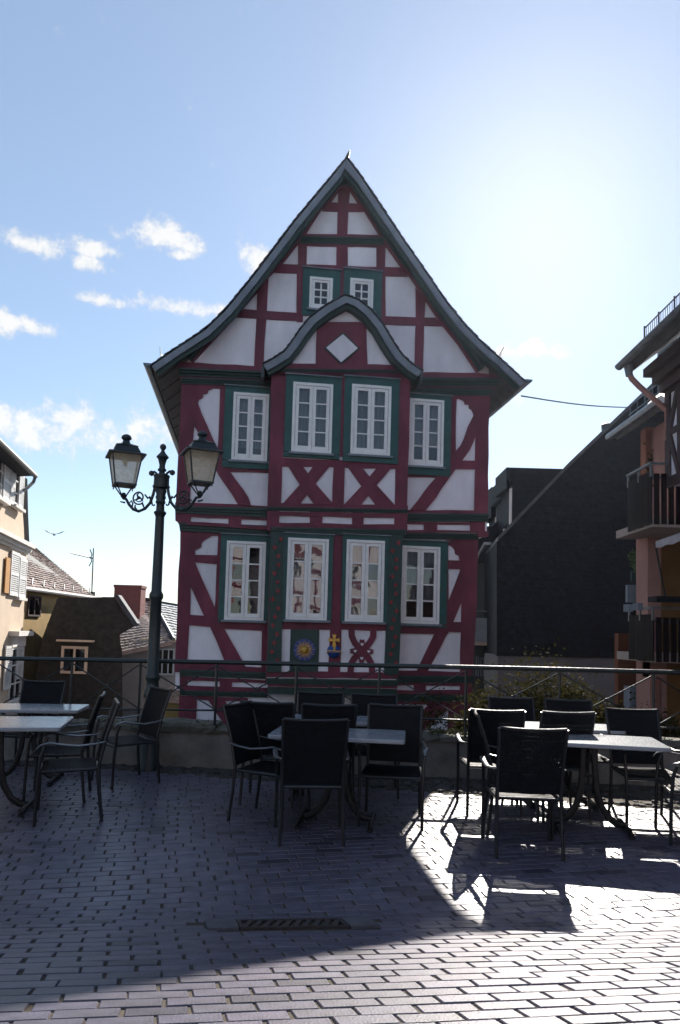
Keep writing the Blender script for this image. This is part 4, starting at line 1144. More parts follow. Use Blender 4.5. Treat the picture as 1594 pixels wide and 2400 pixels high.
pavers = []
r0, r1 = int(-3 / PW_), int(11.5 / PW_)
for r in range(r0, r1):
    offs = (0.5 if r % 2 else 0.0) * PL_ + rnd.uniform(-.035, .035)
    for c in range(int(-9 / PL_), int(9 / PL_)):
        u = c * PL_ + offs + rnd.uniform(-.003, .003)
        p = E1 * u + E2 * (r * PW_)
        if not (-7.0 < p.x < 7.0 and 1.0 < p.y < 8.5):
            continue
        if p.y > paving_edge(p.x) - .05:
            continue
        q = p - DRN
        if abs(q.dot(E1)) < .47 and abs(q.dot(E2)) < .13:
            continue
        # visible pixel footprint, for choosing the largest three hundred
        depth = p.y
        vis = abs(p.x / max(depth, .3)) < .50 and depth > 1.75
        pavers.append((depth if vis else 99, p, offs))
pavers.sort(key=lambda t: t[0])
near, rest = pavers[:300], pavers[300:]
proto = []
for k in range(14):
    hj = rnd.uniform(.007, .015)
    vs, fs = paver_geo(PL_ - hj, PW_ - rnd.uniform(.004, .007), 1)
    me = bpy.data.meshes.new('paver')
    me.from_pydata(vs, [], fs)
    me.materials.append(M_PAVER)
    t = [.70 + .052 * k, 1.0, 0]
    t = (t[0] * rnd.uniform(.97, 1.05), t[0], t[0] * rnd.uniform(.95, 1.04)) if k else (.5, .5, .52)
    me['tone'] = t[1]
    set_tone(me, [t] * len(fs))
    proto.append(me)
for dpt, p, _ in near:
    want = patch_tone(p) * rnd.uniform(.88, 1.12)
    me = min(rnd.sample(proto[1:], 6), key=lambda q: abs(q['tone'] - want)) if rnd.random() > .05 else proto[0]
    o = bpy.data.objects.new('paver', me)
    COL.objects.link(o)
    o.parent = pav
    tilt = math.atan(slope(p.y))
    o.matrix_local = Matrix.Translation((p.x, p.y, zg(p.y) + rnd.uniform(-.0015, .002))) @ Matrix.Rotation(tilt, 4, 'X') @ Matrix.Rotation(YAW + rnd.uniform(-.006, .006), 4, 'Z')
allv, allf, tones = [], [], []
for dpt, p, _ in rest:
    vs, fs = paver_geo(PL_ - rnd.uniform(.007, .015), PW_ - rnd.uniform(.004, .007), 1)
    m4 = Matrix.Translation((p.x, p.y, zg(p.y) + rnd.uniform(-.0015, .002))) @ Matrix.Rotation(math.atan(slope(p.y)), 4, 'X') @ Matrix.Rotation(YAW + rnd.uniform(-.006, .006), 4, 'Z')
    n0 = len(allv)
    allv += [tuple(m4 @ Vector(v)) for v in vs]
    allf += [tuple(i + n0 for i in f) for f in fs]
    pt = patch_tone(p)
    t = tuple(v * pt for v in tone_of())
    tones += [t] * len(fs)
me = bpy.data.meshes.new('paver_field')
me.from_pydata(allv, [], allf)
me.materials.append(M_PAVER)
set_tone(me, tones)
pf = bpy.data.objects.new('paver_field', me)
link(pf, pav)
pf['kind'] = 'stuff'

# rough cobble strip between paving and parapet
cob = MB()
for i in range(1500):
    x = rnd.uniform(-6.5, 6.5)
    y0, y1 = paving_edge(x) + .02, 8.42 - .06 * x - .05
    if y1 - y0 < .05:
        continue
    y = rnd.uniform(y0, y1)
    s = rnd.uniform(.03, .055)
    cob.lathe([(s, -.03), (s * .98, .0), (s * .7, .012), (.004, .016)], 6, (0, 0), Matrix.Translation((x, y, -.004 + rnd.uniform(-.006, .006))) @ Matrix.Rotation(rnd.uniform(0, 3), 4, 'Z'))
o = cob.build('cobble_strip', mat('dark_cobble', (0.055, 0.052, 0.05), .85, .3, 9, .4, 30, island=.4))
o.parent = pav
o['kind'] = 'stuff'

# ------------------------------------------------------------------ drain
M_CONC = mat('concrete_block', (0.085, 0.08, 0.095), .8, .2, 7, .4, 50)
M_RUST = mat('rusty_iron', (0.05, 0.036, 0.036), .7, .3, 9, .4, 50, metal=.3, color2=(.03, .025, .025))
zc = zg(DRN.y)
dr = empty('drain', (DRN.x, DRN.y, zc + .006), 0, 'long rusty iron drain grate between two concrete blocks in the paving', 'drain')
dr.rotation_euler = (Matrix.Rotation(math.atan(slope(DRN.y)), 3, 'X') @ Matrix.Rotation(YAW, 3, 'Z')).to_euler()
for x0, x1 in ((-.455, -.295), (.295, .455)):
    MB().box(x0, -.118, -.03, x1, .118, .004).build('concrete_block', M_CONC, dr)
fr = MB()
fr.box(-.288, -.112, -.03, .288, -.092, .003)
fr.box(-.288, .092, -.03, .288, .112, .003)
fr.box(-.288, -.092, -.03, -.268, .092, .003)
fr.box(.268, -.092, -.03, .288, .092, .003)
fr.build('frame', M_RUST, dr)
for k in range(10):
    x = -.24 + k * .0535
    mt = Matrix.Translation((x, 0, 0)) @ Matrix.Rotation(R(-18), 4, 'Z')
    MB().box(-.014, -.095, -.03, .014, .095, .0, mt).build('bar', M_RUST, dr)
MB().box(-.268, -.092, -.10, .268, .092, -.08).build('sump', mat('drain_dark', (.01, .01, .01), .9, .1), dr)

# ------------------------------------------------------------------ parapet wall with rubble coping
wt = D['wall_top']


def wall_y(x):
    return 8.42 - .06 * x


pw = empty('parapet_wall', (0, 8.42, 0), math.atan(-.06), 'low rendered terrace wall with mossy rubble coping below the railing', 'wall')
MB().box(-7, .0, -.05, 7, .38, .42).build('wall_body', M_RENDER, pw)
x = -7.0
k = 0
while x < 7.0:
    L = rnd.uniform(.16, .42)
    m_ = MB()
    h = rnd.uniform(.06, .11)
    prof = [(-.5, 0), (-.5, .6), (-.42, .95), (.4, 1.0), (.5, .7), (.5, 0)]
    vs, fs = [], []
    nx = 4
    for i in range(nx + 1):
        for (py, pz) in prof:
            vs.append((x + L * i / nx * .985, .19 + py * .44 + rnd.uniform(-.015, .015), .405 + pz * h + (rnd.uniform(-.015, .012) if pz > .3 else 0)))
    npf = len(prof)
    for i in range(nx):
        for j in range(npf):
            fs.append((i * npf + j, i * npf + (j + 1) % npf, (i + 1) * npf + (j + 1) % npf, (i + 1) * npf + j))
    fs.append(tuple(range(npf)))
    fs.append(tuple(nx * npf + j for j in reversed(range(npf))))
    m_.add(vs, fs).build('coping_stone', M_STONE, pw)
    x += L
    k += 1
# moss cushions and small weeds growing on the coping
ms = MB()
for i in range(420):
    x = rnd.uniform(-6.5, 6.5)
    if rnd.random() < .3:
        x = rnd.uniform(1.1, 1.6)
    y = rnd.uniform(-.05, .35)
    z = .49 + rnd.uniform(-.01, .02)
    for q in range(5):
        a = rnd.uniform(0, 6.28)
        l_ = rnd.uniform(.012, .04)
        d = Vector((math.cos(a) * .6, math.sin(a) * .6, rnd.uniform(.4, 1.0))) * l_
        s = Vector((-math.sin(a), math.cos(a), 0)) * l_ * .35
        p = Vector((x + rnd.uniform(-.02, .02), y + rnd.uniform(-.02, .02), z))
        ms.add([p - s, p + s, p + d], [(0, 1, 2)])
o = ms.build('moss', mat('moss_and_weeds', (.10, .085, .025), .9, .3, 20, 0, 10, color2=(.05, .07, .02), island=.4), pw)
o['kind'] = 'stuff'

# ------------------------------------------------------------------ railing
rt, rb = D['rail_top'], D['rail_bot']
rl = empty('railing', (0, 8.42, 0), 0, 'dark painted steel railing with crossed diagonal bars along the terrace edge', 'railing')
IRL = Matrix.Translation((0, -8.42, 0))


def P3(p):
    return Vector((p[0], p[1] - 8.42, p[2]))


MB().tube([P3(p) for p in rt], .027, 10).build('top_rail', M_IRON, rl, True)
MB().tube([P3(p) for p in rb], .011, 8).build('bottom_rail', M_IRON, rl, True)
for i in range(len(rt)):
    t = P3(rt[i])
    MB().tube([(t.x, t.y, .46), (t.x, t.y, t.z - .01)], .016, 8).build('post', M_IRON, rl, True)
    if i < len(rt) - 1:
        n_ = P3(rt[i + 1])
        b, bn = P3(rb[i]), P3(rb[i + 1])
        MB().tube([(t.x + .02, t.y - .014, t.z - .05), (bn.x - .02, bn.y - .014, bn.z + .01)], .0085, 6).build('diagonal_bar', M_IRON, rl, True)
        MB().tube([(n_.x - .02, n_.y + .006, n_.z - .05), (b.x + .02, b.y + .006, b.z + .01)], .0085, 6).build('diagonal_bar', M_IRON, rl, True)
        c = (Vector((t.x, t.y, t.z)) + Vector((bn.x, bn.y, bn.z))) / 2
        MB().lathe([(.022, -.012), (.022, .012)], 8, (0, 0), Matrix.Translation((c.x, c.y - .005, c.z - .02)) @ Matrix.Rotation(R(90), 4, 'X')).build('clamp', M_IRON, rl)

# ------------------------------------------------------------------ street lamp
M_FROST = bpy.data.materials.new('frosted_lantern_glass')
M_FROST.use_nodes = True
_nt = M_FROST.node_tree
_b = _nt.nodes['Principled BSDF']
_b.inputs['Base Color'].default_value = (.80, .70, .52, 1)
_b.inputs['Roughness'].default_value = .6
_tl = _nt.nodes.new('ShaderNodeBsdfTranslucent')
_tl.inputs[0].default_value = (.78, .74, .66, 1)
_tp = _nt.nodes.new('ShaderNodeBsdfTransparent')
_mx = _nt.nodes.new('ShaderNodeMixShader')
_mx.inputs[0].default_value = .68
_mx2 = _nt.nodes.new('ShaderNodeMixShader')
_mx2.inputs[0].default_value = .36
_nz = _nt.nodes.new('ShaderNodeTexNoise')
_nz.inputs['Scale'].default_value = 7
_nz.inputs['Detail'].default_value = 7
_rp = _nt.nodes.new('ShaderNodeValToRGB')
_rp.color_ramp.elements[0].position = .35
_rp.color_ramp.elements[0].color = (.74, .64, .46, 1)
_rp.color_ramp.elements[1].position = .6
_rp.color_ramp.elements[1].color = (.98, .92, .78, 1)
_nt.links.new(_nz.outputs['Fac'], _rp.inputs[0])
_nt.links.new(_rp.outputs[0], _tl.inputs[0])
_nt.links.new(_b.outputs[0], _mx.inputs[1])
_nt.links.new(_tl.outputs[0], _mx.inputs[2])
_nt.links.new(_mx.outputs[0], _mx2.inputs[1])
_nt.links.new(_tp.outputs[0], _mx2.inputs[2])
_nt.links.new(_mx2.outputs[0], _nt.nodes['Material Output'].inputs[0])


def build_lamp():
    L = D['lamp']
    z = L['z']
    root = empty('street_lamp', (L['x'], L['y'], 0), R(-14), 'dark green cast iron street lamp with two hanging-style lanterns on scrolled arms', 'street lamp')
    root['label'] = 'dark cast iron street lamp with two lanterns on scrolled arms'
    pl = MB()
    zb = z['base']
    pl.lathe([(.13, 0), (.13, .06), (.115, .08), (.115, .30), (.10, .34), (.085, .40), (.082, .80), (.10, .84), (.10, .88), (.08, .93), (.072, zb - .03), (.088, zb), (.088, zb + .03), (.068, zb + .06),
              (.066, z['ring2'] - .06), (.082, z['ring2'] - .03), (.082, z['ring2'] + .01), (.060, z['ring2'] + .05), (.052, z['ring1'] - .05), (.056, z['ring1'] - .03), (.074, z['ring1']), (.070, z['ring1'] + .015), (.05, z['ring1'] + .03),
              (.046, z['ringb'] - .05), (.06, z['ringb'] - .03), (.05, z['ringb']), (.062, z['ringb'] + .03), (.052, z['ringb'] + .06), (.066, z['drum_b'] - .05), (.055, z['drum_b'] - .02)], 20)
    pl.build('pole', M_IRON, root, True)
    dm = MB()
    a, b = z['drum_b'] - .02, z['drum_t'] + .005
    dm.lathe([(.06, a), (.098, a + .005), (.102, a + .03), (.09, a + .035), (.088, b - .03), (.094, b - .02), (.094, b), (.06, b + .005)], 12)
    dm.build('collar', M_IRON, root, True)
    tp = MB()
    v = z['vase']
    tp.lathe([(.05, b), (.034, v - .05), (.034, v - .035), (.05, v - .03), (.05, v - .01), (.036, v), (.034, v + .04), (.052, z['flare'] - .03), (.072, z['flare'] - .01), (.072, z['flare']), (.03, z['flare'] + .05), (.022, z['flare'] + .07), (.014, z['ball'] - .045), (.022, z['ball'] - .034),
              (.037, z['ball'] - .012), (.0375, z['ball'] + .008), (.028, z['ball'] + .028), (.010, z['ball'] + .038)], 16)
    tp.build('finial', M_IRON, root, True)
    for s in (-1, 1):
        e = MB()
        za = z['ears']
        e.tube([(s * .05, 0, za - .03), (s * .07, 0, za - .005), (s * .10, 0, za + .02), (s * .125, 0, za + .012)], [.016, .014, .012, .012], 8)
        e.lathe([(.004, -.034), (.026, -.022), (.034, 0), (.026, .022), (.004, .034)], 12, (0, 0), Matrix.Translation((s * .135, 0, za)))
        e.build('scroll_ear', M_IRON, root, True)
        # arm: big U with inner scrolls
        dx = L['dl'] if s < 0 else L['dr']
        X = abs(dx)
        zl, zu, zt = z['arm_low'] - .0, z['arm_up'], z['lt_stem']
        am = MB()
        key = [(.085, zu), (.10, zu - .08), (.135, zl + .10), (.20, zl + .03), (.28, zl), (.355, zl + .025), (.415, zl + .085), (.455, zl + .15), (X, zt - .02)]
        am.tube([(s * a_, 0, b_) for a_, b_ in key], [.017, .018, .018, .018, .018, .018, .018, .017, .015], 8)
        cx, cz, rr = .29, zl + .165, .085
        ring = []
        for k in range(27):
            t = -2.35 + k * .30
            rad = rr * (1 - .018 * k)
            ring.append((s * (cx + rad * math.cos(t)), 0, cz + rad * math.sin(t)))
        am.tube(ring, [.010] * 20 + [.009 - .0006 * k for k in range(7)], 7)
        am.tube([(s * .21, 0, zl + .20), (s * .17, 0, zl + .155), (s * .15, 0, zl + .17), (s * .125, 0, zl + .13)], [.010, .012, .016, .010], 7)
        for k in range(3):
            t0 = 1.2 + k * 2.1
            am.tube([(s * cx, 0, cz), (s * (cx + .035 * math.cos(t0) + .01), 0, cz + .035 * math.sin(t0)), (s * (cx + .075 * math.cos(t0 + .5)), 0, cz + .075 * math.sin(t0 + .5))], [.015, .011, .006], 7)
        am.lathe([(.004, -.02), (.02, -.01), (.02, .01), (.004, .02)], 10, (0, 0), Matrix.Translation((s * cx, 0, cz)) @ Matrix.Rotation(R(90), 4, 'X'))
        am.tube([(s * .33, 0, cz - .085), (s * .335, 0, zl + .05), (s * .30, 0, zl + .015)], [.008, .012, .006], 6)
        am.tube([(s * .245, 0, cz - .06), (s * .225, 0, zl + .07), (s * .21, 0, zl + .035)], [.008, .012, .006], 6)
        am.tube([(s * .37, 0, zl + .04), (s * .365, 0, zl + .10), (s * .385, 0, zl + .13), (s * .41, 0, zl + .10)], [.008, .010, .009, .006], 6)
        am.tube([(s * .12, 0, zl + .13), (s * .105, 0, zl + .07), (s * .085, 0, zl + .065), (s * .075, 0, zl + .08)], [.010, .010, .009, .010], 6)
        am.tube([(s * (X - .02), 0, zt - .07), (s * (X + .03), 0, zt - .06), (s * (X + .045), 0, zt - .05)], [.012, .009, .004], 6)
        am.build('arm', M_IRON, root, True)
        # lantern
        ln = bpy.data.objects.new('lantern', None)
        link(ln, root)
        ln.location = (dx, 0, 0)
        ln.rotation_euler = (0, 0, R(38))
        zb_, ze, zr, zt_ = z['lt_bot'] + .01, z['lt_eave'] - .02, z['lt_roof'], z['lt_top']
        cg = MB()
        cg.lathe([(.012, zt - .03), (.035, zt), (.04, zt + .02), (.022, zt + .035), (.02, zt + .05)], 10)
        for k in range(4):
            a_ = math.pi / 4 + k * math.pi / 2
            cg.tube([(0, 0, zt + .0), (.05 * math.cos(a_), .05 * math.sin(a_), zt + .03), (.12 * math.cos(a_), .12 * math.sin(a_), zb_ - .03), (.155 * math.cos(a_), .155 * math.sin(a_), zb_)], .008, 6)
            cg.tube([(.158 * math.cos(a_), .158 * math.sin(a_), zb_ - .045), (.158 * math.cos(a_), .158 * math.sin(a_), zb_)], .007, 6)
        cg.build('cradle', M_IRON, ln, True)
        wb, wt_ = .118, .170
        fm = MB()
        fm.box(-wb - .012, -wb - .012, zb_ - .012, wb + .012, wb + .012, zb_ + .008)
        for sx in (-1, 1):
            for sy in (-1, 1):
                fm.tube([(sx * wb, sy * wb, zb_), (sx * wt_, sy * wt_, ze)], .012, 4)
        fm.build('frame', M_IRON, ln)
        for k in range(4):
            mt = Matrix.Rotation(k * math.pi / 2, 4, 'Z')
            q = [(-wb, -wb, zb_ + .01), (wb, -wb, zb_ + .01), (wt_, -wt_, ze), (-wt_, -wt_, ze)]
            MB().add([mt @ Vector(p) for p in q], [(0, 1, 2, 3)]).build('pane', M_FROST, ln)
        rf = MB()
        e0 = wt_ + .045
        lv_ = [(e0, ze - .004), (e0, ze + .012), (wt_ - .015, ze + .035), (wt_ - .02, ze + .05), (.125, zr - .012), (.13, zr), (.11, zr + .01), (.055, zr + .035)]
        vs = []
        for rr_, zz_ in lv_:
            vs += [(-rr_, -rr_, zz_), (rr_, -rr_, zz_), (rr_, rr_, zz_), (-rr_, rr_, zz_)]
        fs = [(3, 2, 1, 0)]
        for i in range(len(lv_) - 1):
            for j in range(4):
                fs.append((i * 4 + j, i * 4 + (j + 1) % 4, (i + 1) * 4 + (j + 1) % 4, (i + 1) * 4 + j))
        fs.append(tuple((len(lv_) - 1) * 4 + j for j in range(4)))
        rf.add(vs, fs)
        rf.build('roof', M_IRON, ln)
        MB().lathe([(.06, zr + .02), (.05, zr + .05), (.036, zr + .085), (.04, zt_ - .075), (.058, zt_ - .06), (.062, zt_ - .045), (.05, zt_ - .02), (.02, zt_ - .004), (.004, zt_)], 12).build('chimney_cap', M_IRON, ln, True)
        MB().lathe([(.02, ze - .12), (.028, ze - .06), (.02, ze - .01), (.01, ze)], 10).build('bulb', mat('lamp_bulb', (.7, .68, .62), .3, .05), ln, True)
    return root


build_lamp()

# ------------------------------------------------------------------ tables and chairs
M_WICKER = mat('black_resin_weave', (0.008, 0.009, 0.012), 0.6, 0.2, 20.0, 0.3, 120.0, spec=0.10)
M_ALU = mat('dark_aluminium', (0.02, 0.021, 0.024), 0.36, 0.15, 12.0, 0.08, 60.0, metal=0.3)
M_ARM = mat('arm_aluminium', (0.16, 0.165, 0.17), 0.33, 0.12, 12.0, 0.08, 60.0, metal=0.8)
M_TOP = mat('table_top_laminate', (0.26, 0.28, 0.31), 0.2, 0.10, 5.0, 0.03, 80.0, spec=0.9)
M_BASE = mat('table_base_iron', (0.014, 0.014, 0.016), 0.45, 0.2, 9.0, 0.2, 40.0, metal=0.3)


def back_pt(u, t):
    """point on the backrest: u across (-1..1), t up (0..1)"""
    x = u * (.222 + .022 * t)
    y = -.215 - .115 * t - .012 * math.cos(u * 1.4) * 1.0 - .02 * t * t
    z = .47 + .49 * t - .010 * (1 - u * u) * (1 if t > .97 else 0)
    return Vector((x, y, z))


def make_chair():
    root = empty('chair', (0, 0, 0))
    nv, nh = 30, 30
    w = MB()
    for i in range(nv):
        u0, u1 = -1 + 2 * i / nv, -1 + 2 * (i + .955) / nv
        k = 6
        for j in range(k):
            t0, t1 = j / k, (j + 1) / k
            a, b, c, d = back_pt(u0, t0), back_pt(u1, t0), back_pt(u1, t1), back_pt(u0, t1)
            w.add([a, b, c, d], [(0, 1, 2, 3)])
    for j in range(nh):
        t0, t1 = j / nh, (j + .95) / nh
        k = 6
        for i in range(k):
            u0, u1 = -1 + 2 * i / k, -1 + 2 * (i + 1) / k
            o_ = Vector((0, .004 if j % 2 else -.004, 0))
            w.add([back_pt(u0, t0) + o_, back_pt(u1, t0) + o_, back_pt(u1, t1) + o_, back_pt(u0, t1) + o_], [(0, 1, 2, 3)])
    w.build('backrest', M_WICKER, root)
    MB().tube([back_pt(-1 + 2 * k / 10, 1.0) + Vector((0, 0, .008)) for k in range(11)], .013, 8).build('top_rail', M_ALU, root, True)
    s = MB()

    def seat_pt(u, t):
        return Vector((u * (.225 + .02 * t), -.20 + .45 * t, .445 - .012 * (1 - u * u) - (.03 * max(0, t - .85) / .15)))
    nn = 26
    for i in range(nn):
        u0, u1 = -1 + 2 * i / nn, -1 + 2 * (i + .93) / nn
        for j in range(6):
            t0, t1 = j / 6, (j + 1) / 6
            s.add([seat_pt(u0, t0), seat_pt(u1, t0), seat_pt(u1, t1), seat_pt(u0, t1)], [(0, 1, 2, 3)])
    for j in range(nn):
        t0, t1 = j / nn, (j + .93) / nn
        for i in range(5):
            u0, u1 = -1 + 2 * i / 5, -1 + 2 * (i + 1) / 5
            o_ = Vector((0, 0, .004 if j % 2 else -.003))
            s.add([seat_pt(u0, t0) + o_, seat_pt(u1, t0) + o_, seat_pt(u1, t1) + o_, seat_pt(u0, t1) + o_], [(0, 1, 2, 3)])
    s.build('seat', M_WICKER, root)
    f = MB()
    for sg in (-1, 1):
        f.tube([(sg * .235, -.20, .432), (sg * .252, .24, .425)], .014, 8)
    f.tube([(-.25, .24, .415), (.25, .24, .415)], .013, 8)
    f.tube([(-.235, -.21, .43), (.235, -.21, .43)], .013, 8)
    f.build('seat_frame', M_ALU, root, True)
    for sg in (-1, 1):
        MB().tube([(sg * .245, -.265, 0), (sg * .240, -.235, .25), (sg * .236, -.222, .46), (sg * .240, -.27, .70), (sg * .247, -.355, .965)], [.014, .0145, .015, .0145, .013], 8).build('leg', M_ALU, root, True)
        MB().tube([(sg * .268, .255, 0), (sg * .265, .25, .30), (sg * .272, .235, .55), (sg * .278, .205, .635)], [.014, .0145, .0145, .013], 8).build('leg', M_ALU, root, True)
        MB().tube([(sg * .248, -.27, .66), (sg * .268, -.19, .645), (sg * .285, -.05, .632), (sg * .29, .08, .648), (sg * .288, .17, .665), (sg * .284, .24, .648), (sg * .282, .27, .615)], [.013, .018, .021, .022, .021, .018, .012], 10, squash=(1.0, .42)).build('armrest', M_ARM, root, True)
    return root


CH = {
    'M1': 'dark woven armchair back in front of the middle near table, in the house shadow',
    'M2': 'dark woven armchair sideways at the near middle table, farthest from the sunlight',
    'M3': 'dark woven armchair behind the sideways middle chair, back turned to us',
    'M4': 'dark woven armchair between the near and far middle tables, back to us',
    'M5': 'dark woven armchair facing us at the sunny end of the near middle table',
    'M6': 'dark woven armchair against the railing under the sun emblem, behind the far middle table',
    'M7': 'dark woven armchair against the railing below the curved red cross, behind the far middle table',
    'R1': 'black woven armchair in full sun with its back to us, casting a long shadow',
    'R2': 'black woven armchair seen sideways in the sun, nearest the house shadow edge',
    'R3': 'black woven armchair cut off by the picture edge, its seat glinting in the sun',
    'R4': 'black woven armchair facing us behind the near sunlit table',
    'R5': 'black woven armchair before the house corner, behind the sideways sunlit chair',
    'R6': 'black woven armchair back between the near and far sunlit tables',
    'R7': 'black woven armchair at the railing in front of the shrub, nearer the house',
    'R8': 'black woven armchair at the railing in front of the shrub, farther from the house',
    'C1': 'dark woven armchair at the picture edge behind the near pale table',
    'C2': 'dark woven armchair facing us at the railing in front of the cream house',
    'C3': 'dark woven armchair sideways at the end of the near pale table, legs fully visible',
    'C4': 'dark woven armchair sideways just behind the sideways chair at the pale tables',
    'C5': 'dark woven armchair standing close before the street lamp base',
}
FIX = {'R1': (1.47, 5.64), 'R2': (1.57, 6.2), 'M2': (-.56, 6.33), 'M1': (-.19, 5.82), 'C2': (-3.42, 8.0)}
TURN = {'R2': -8}
ch0 = make_chair()
first = True
for nm, x, y, hd in D['chairs']:
    x, y = FIX.get(nm, (x, y))
    c = ch0 if first else copy_tree(ch0)
    first = False
    c.location = (x, y, zg(y) + .001)
    c.rotation_euler = (0, 0, R(TURN.get(nm, hd) - 90))
    tag(c, CH[nm], 'chair', 'woven cafe armchairs on the terrace')


def make_table(x, y, yaw, w, d, label):
    t = empty('table', (x, y, 0), R(yaw), label, 'table', 'cafe tables on the terrace')
    zt = .765
    tp = MB()
    prof = ((0, -.034), (.006, -.034), (.010, -.026), (.010, -.006), (.004, 0))
    vs = []
    rad = .03
    ring0 = []
    for cx, cy, a0 in ((w / 2 - rad, d / 2 - rad, 0), (-w / 2 + rad, d / 2 - rad, 90), (-w / 2 + rad, -d / 2 + rad, 180), (w / 2 - rad, -d / 2 + rad, 270)):
        for k in range(4):
            a = R(a0 + 30 * k)
            ring0.append((cx, cy, math.cos(a), math.sin(a)))
    n_ = len(ring0)
    for off_, z_ in prof:
        vs += [(cx + ca * (rad - .010 + off_), cy + sa * (rad - .010 + off_), zt + z_) for cx, cy, ca, sa in ring0]
    fs = [tuple(range(n_ - 1, -1, -1))]
    for i in range(len(prof) - 1):
        for j in range(n_):
            fs.append((i * n_ + j, i * n_ + (j + 1) % n_, (i + 1) * n_ + (j + 1) % n_, (i + 1) * n_ + j))
    fs.append(tuple((len(prof) - 1) * n_ + j for j in range(n_)))
    tp.add(vs, fs).build('top', M_TOP, t)
    u = MB()
    u.box(-.28, -.03, zt - .06, .28, .03, zt - .036)
    u.box(-.03, -.24, zt - .058, .03, .24, zt - .037)
    u.build('bracket', M_BASE, t)
    for s in (-1, 1):
        lg = MB()
        pts = [(s * .045, 0, zt - .06), (s * .05, 0, .52), (s * .065, 0, .34), (s * .10, 0, .20), (s * .16, 0, .10), (s * .23, 0, .05), (s * .30, 0, .035)]
        lg.tube(pts, [.022] * 7, 8, squash=(.8, 1.3))
        lg.build('bow_leg', M_BASE, t, True)
        ft = MB()
        ft.tube([(s * .30, -.27, .022), (s * .30, -.2, .034), (s * .30, .2, .034), (s * .30, .27, .022)], [.018, .022, .022, .018], 8)
        for q in (-1, 1):
            ft.lathe([(.026, 0), (.026, .018), (.02, .024)], 10, (s * .30, q * .26))
        ft.build('foot_bar', M_BASE, t, True)
    br = MB()
    br.tube([(-.05, 0, .45), (.05, 0, .45)], .012, 8)
    br.build('stretcher', M_BASE, t, True)
    return t


make_table(.03, 6.27, -6, 1.15, .62, 'grey cafe table in shadow in front of the red cross panel, nearer one')
make_table(-.12, 7.25, 0, 1.15, .6, 'grey cafe table at the railing below the sun emblem, mostly hidden by chairs')
make_table(2.22, 6.31, -10, 1.2, .66, 'grey cafe table in full sun with bright glossy top, nearer one')
make_table(2.22, 7.2, -2, 1.15, .6, 'sunlit grey cafe table at the railing before the shrub, mostly hidden')
make_table(-3.0, 6.35, 12, 1.2, .78, 'pale bluish cafe table cut by the picture edge, nearer one')
make_table(-3.22, 7.55, 8, 1.1, .6, 'pale bluish cafe table near the railing before the cream house')


# ------------------------------------------------------------------ neighbouring houses
BB = D['B']
GZ = -1.75
M_CREAM = mat('cream_render', (0.54, 0.44, 0.34), 0.92, 0.07, 1.2, 0.3, 25.0, spec=.2)
M_OCHRE = mat('ochre_render', (0.40, 0.28, 0.13), 0.92, 0.14, 0.9, 0.3, 22.0, spec=.2)
M_STUCCO = mat('pale_stucco', (0.58, 0.56, 0.54), 0.85, 0.08, 3.0, 0.2, 30.0)
M_SHUT = mat('shutter_paint', (0.60, 0.60, 0.60), 0.5, 0.08, 6.0, 0.1, 40.0)
M_DKSLATE = mat('dark_slate_cladding', (0.007, 0.010, 0.015), 0.7, 0.3, 5.0, 0.5, 10.0, island=.35, spec=.12)
M_BRNSLATE = mat('brown_slate_cladding', (0.020, 0.018, 0.018), 0.75, 0.3, 3.0, 0.6, 9.0, island=.35)
M_SHINGLE = mat('weathered_shingle', (0.26, 0.20, 0.185), 0.8, 0.2, 2.0, 0.4, 14.0, island=.3)
M_PALEROOF = mat('pale_shingle', (0.52, 0.52, 0.50), 0.6, 0.1, 2.0, 0.3, 14.0, island=.15)
M_BRICK = bpy.data.materials.new('chimney_brick')
M_BRICK.use_nodes = True
_nt = M_BRICK.node_tree
_bk = _nt.nodes.new('ShaderNodeTexBrick')
_bk.inputs['Color1'].default_value = (.20, .045, .04, 1)
_bk.inputs['Color2'].default_value = (.13, .035, .035, 1)
_bk.inputs['Mortar'].default_value = (.16, .13, .12, 1)
_bk.inputs['Scale'].default_value = 4.0
_bk.inputs['Mortar Size'].default_value = .018
_tcb = _nt.nodes.new('ShaderNodeTexCoord')
_mpb = _nt.nodes.new('ShaderNodeMapping')
_mpb.inputs['Rotation'].default_value = (R(90), 0, 0)
_nt.links.new(_tcb.outputs['Object'], _mpb.inputs[0])
_nt.links.new(_mpb.outputs[0], _bk.inputs['Vector'])
_nt.links.new(_bk.outputs[0], _nt.nodes['Principled BSDF'].inputs['Base Color'])
_nt.nodes['Principled BSDF'].inputs['Roughness'].default_value = .9
M_WOOD = mat('dark_balcony_wood', (0.011, 0.007, 0.008), 0.5, 0.4, 4.0, 0.25, 30.0, stretch=(6, 6, .6), spec=.02)
M_APRICOT = mat('apricot_render', (0.27, 0.11, 0.07), 0.92, 0.14, 1.5, 0.3, 25.0, spec=.2)
M_ROSE = mat('rose_render', (0.38, 0.21, 0.18), 0.92, 0.12, 1.5, 0.3, 25.0, spec=.2)
M_BROWN = mat('brown_timber', (0.055, 0.03, 0.03), 0.7, 0.2, 4.0, 0.3, 25.0)
M_COPPER = mat('pink_downpipe', (0.36, 0.17, 0.14), 0.45, 0.12, 5.0, 0.1, 30.0, metal=.2)
M_CONCW = mat('concrete_soffit', (0.40, 0.33, 0.29), 0.9, 0.12, 2.0, 0.3, 25.0)
M_BLUEGREY = mat('blue_grey_panel', (0.16, 0.19, 0.23), 0.7, 0.12, 2.0, 0.2, 25.0)
M_TEAL = mat('teal_fabric', (0.02, 0.06, 0.07), 0.8, 0.1)
M_GREYW = mat('grey_render', (0.20, 0.195, 0.20), 0.92, 0.12, 1.5, 0.3, 25.0)
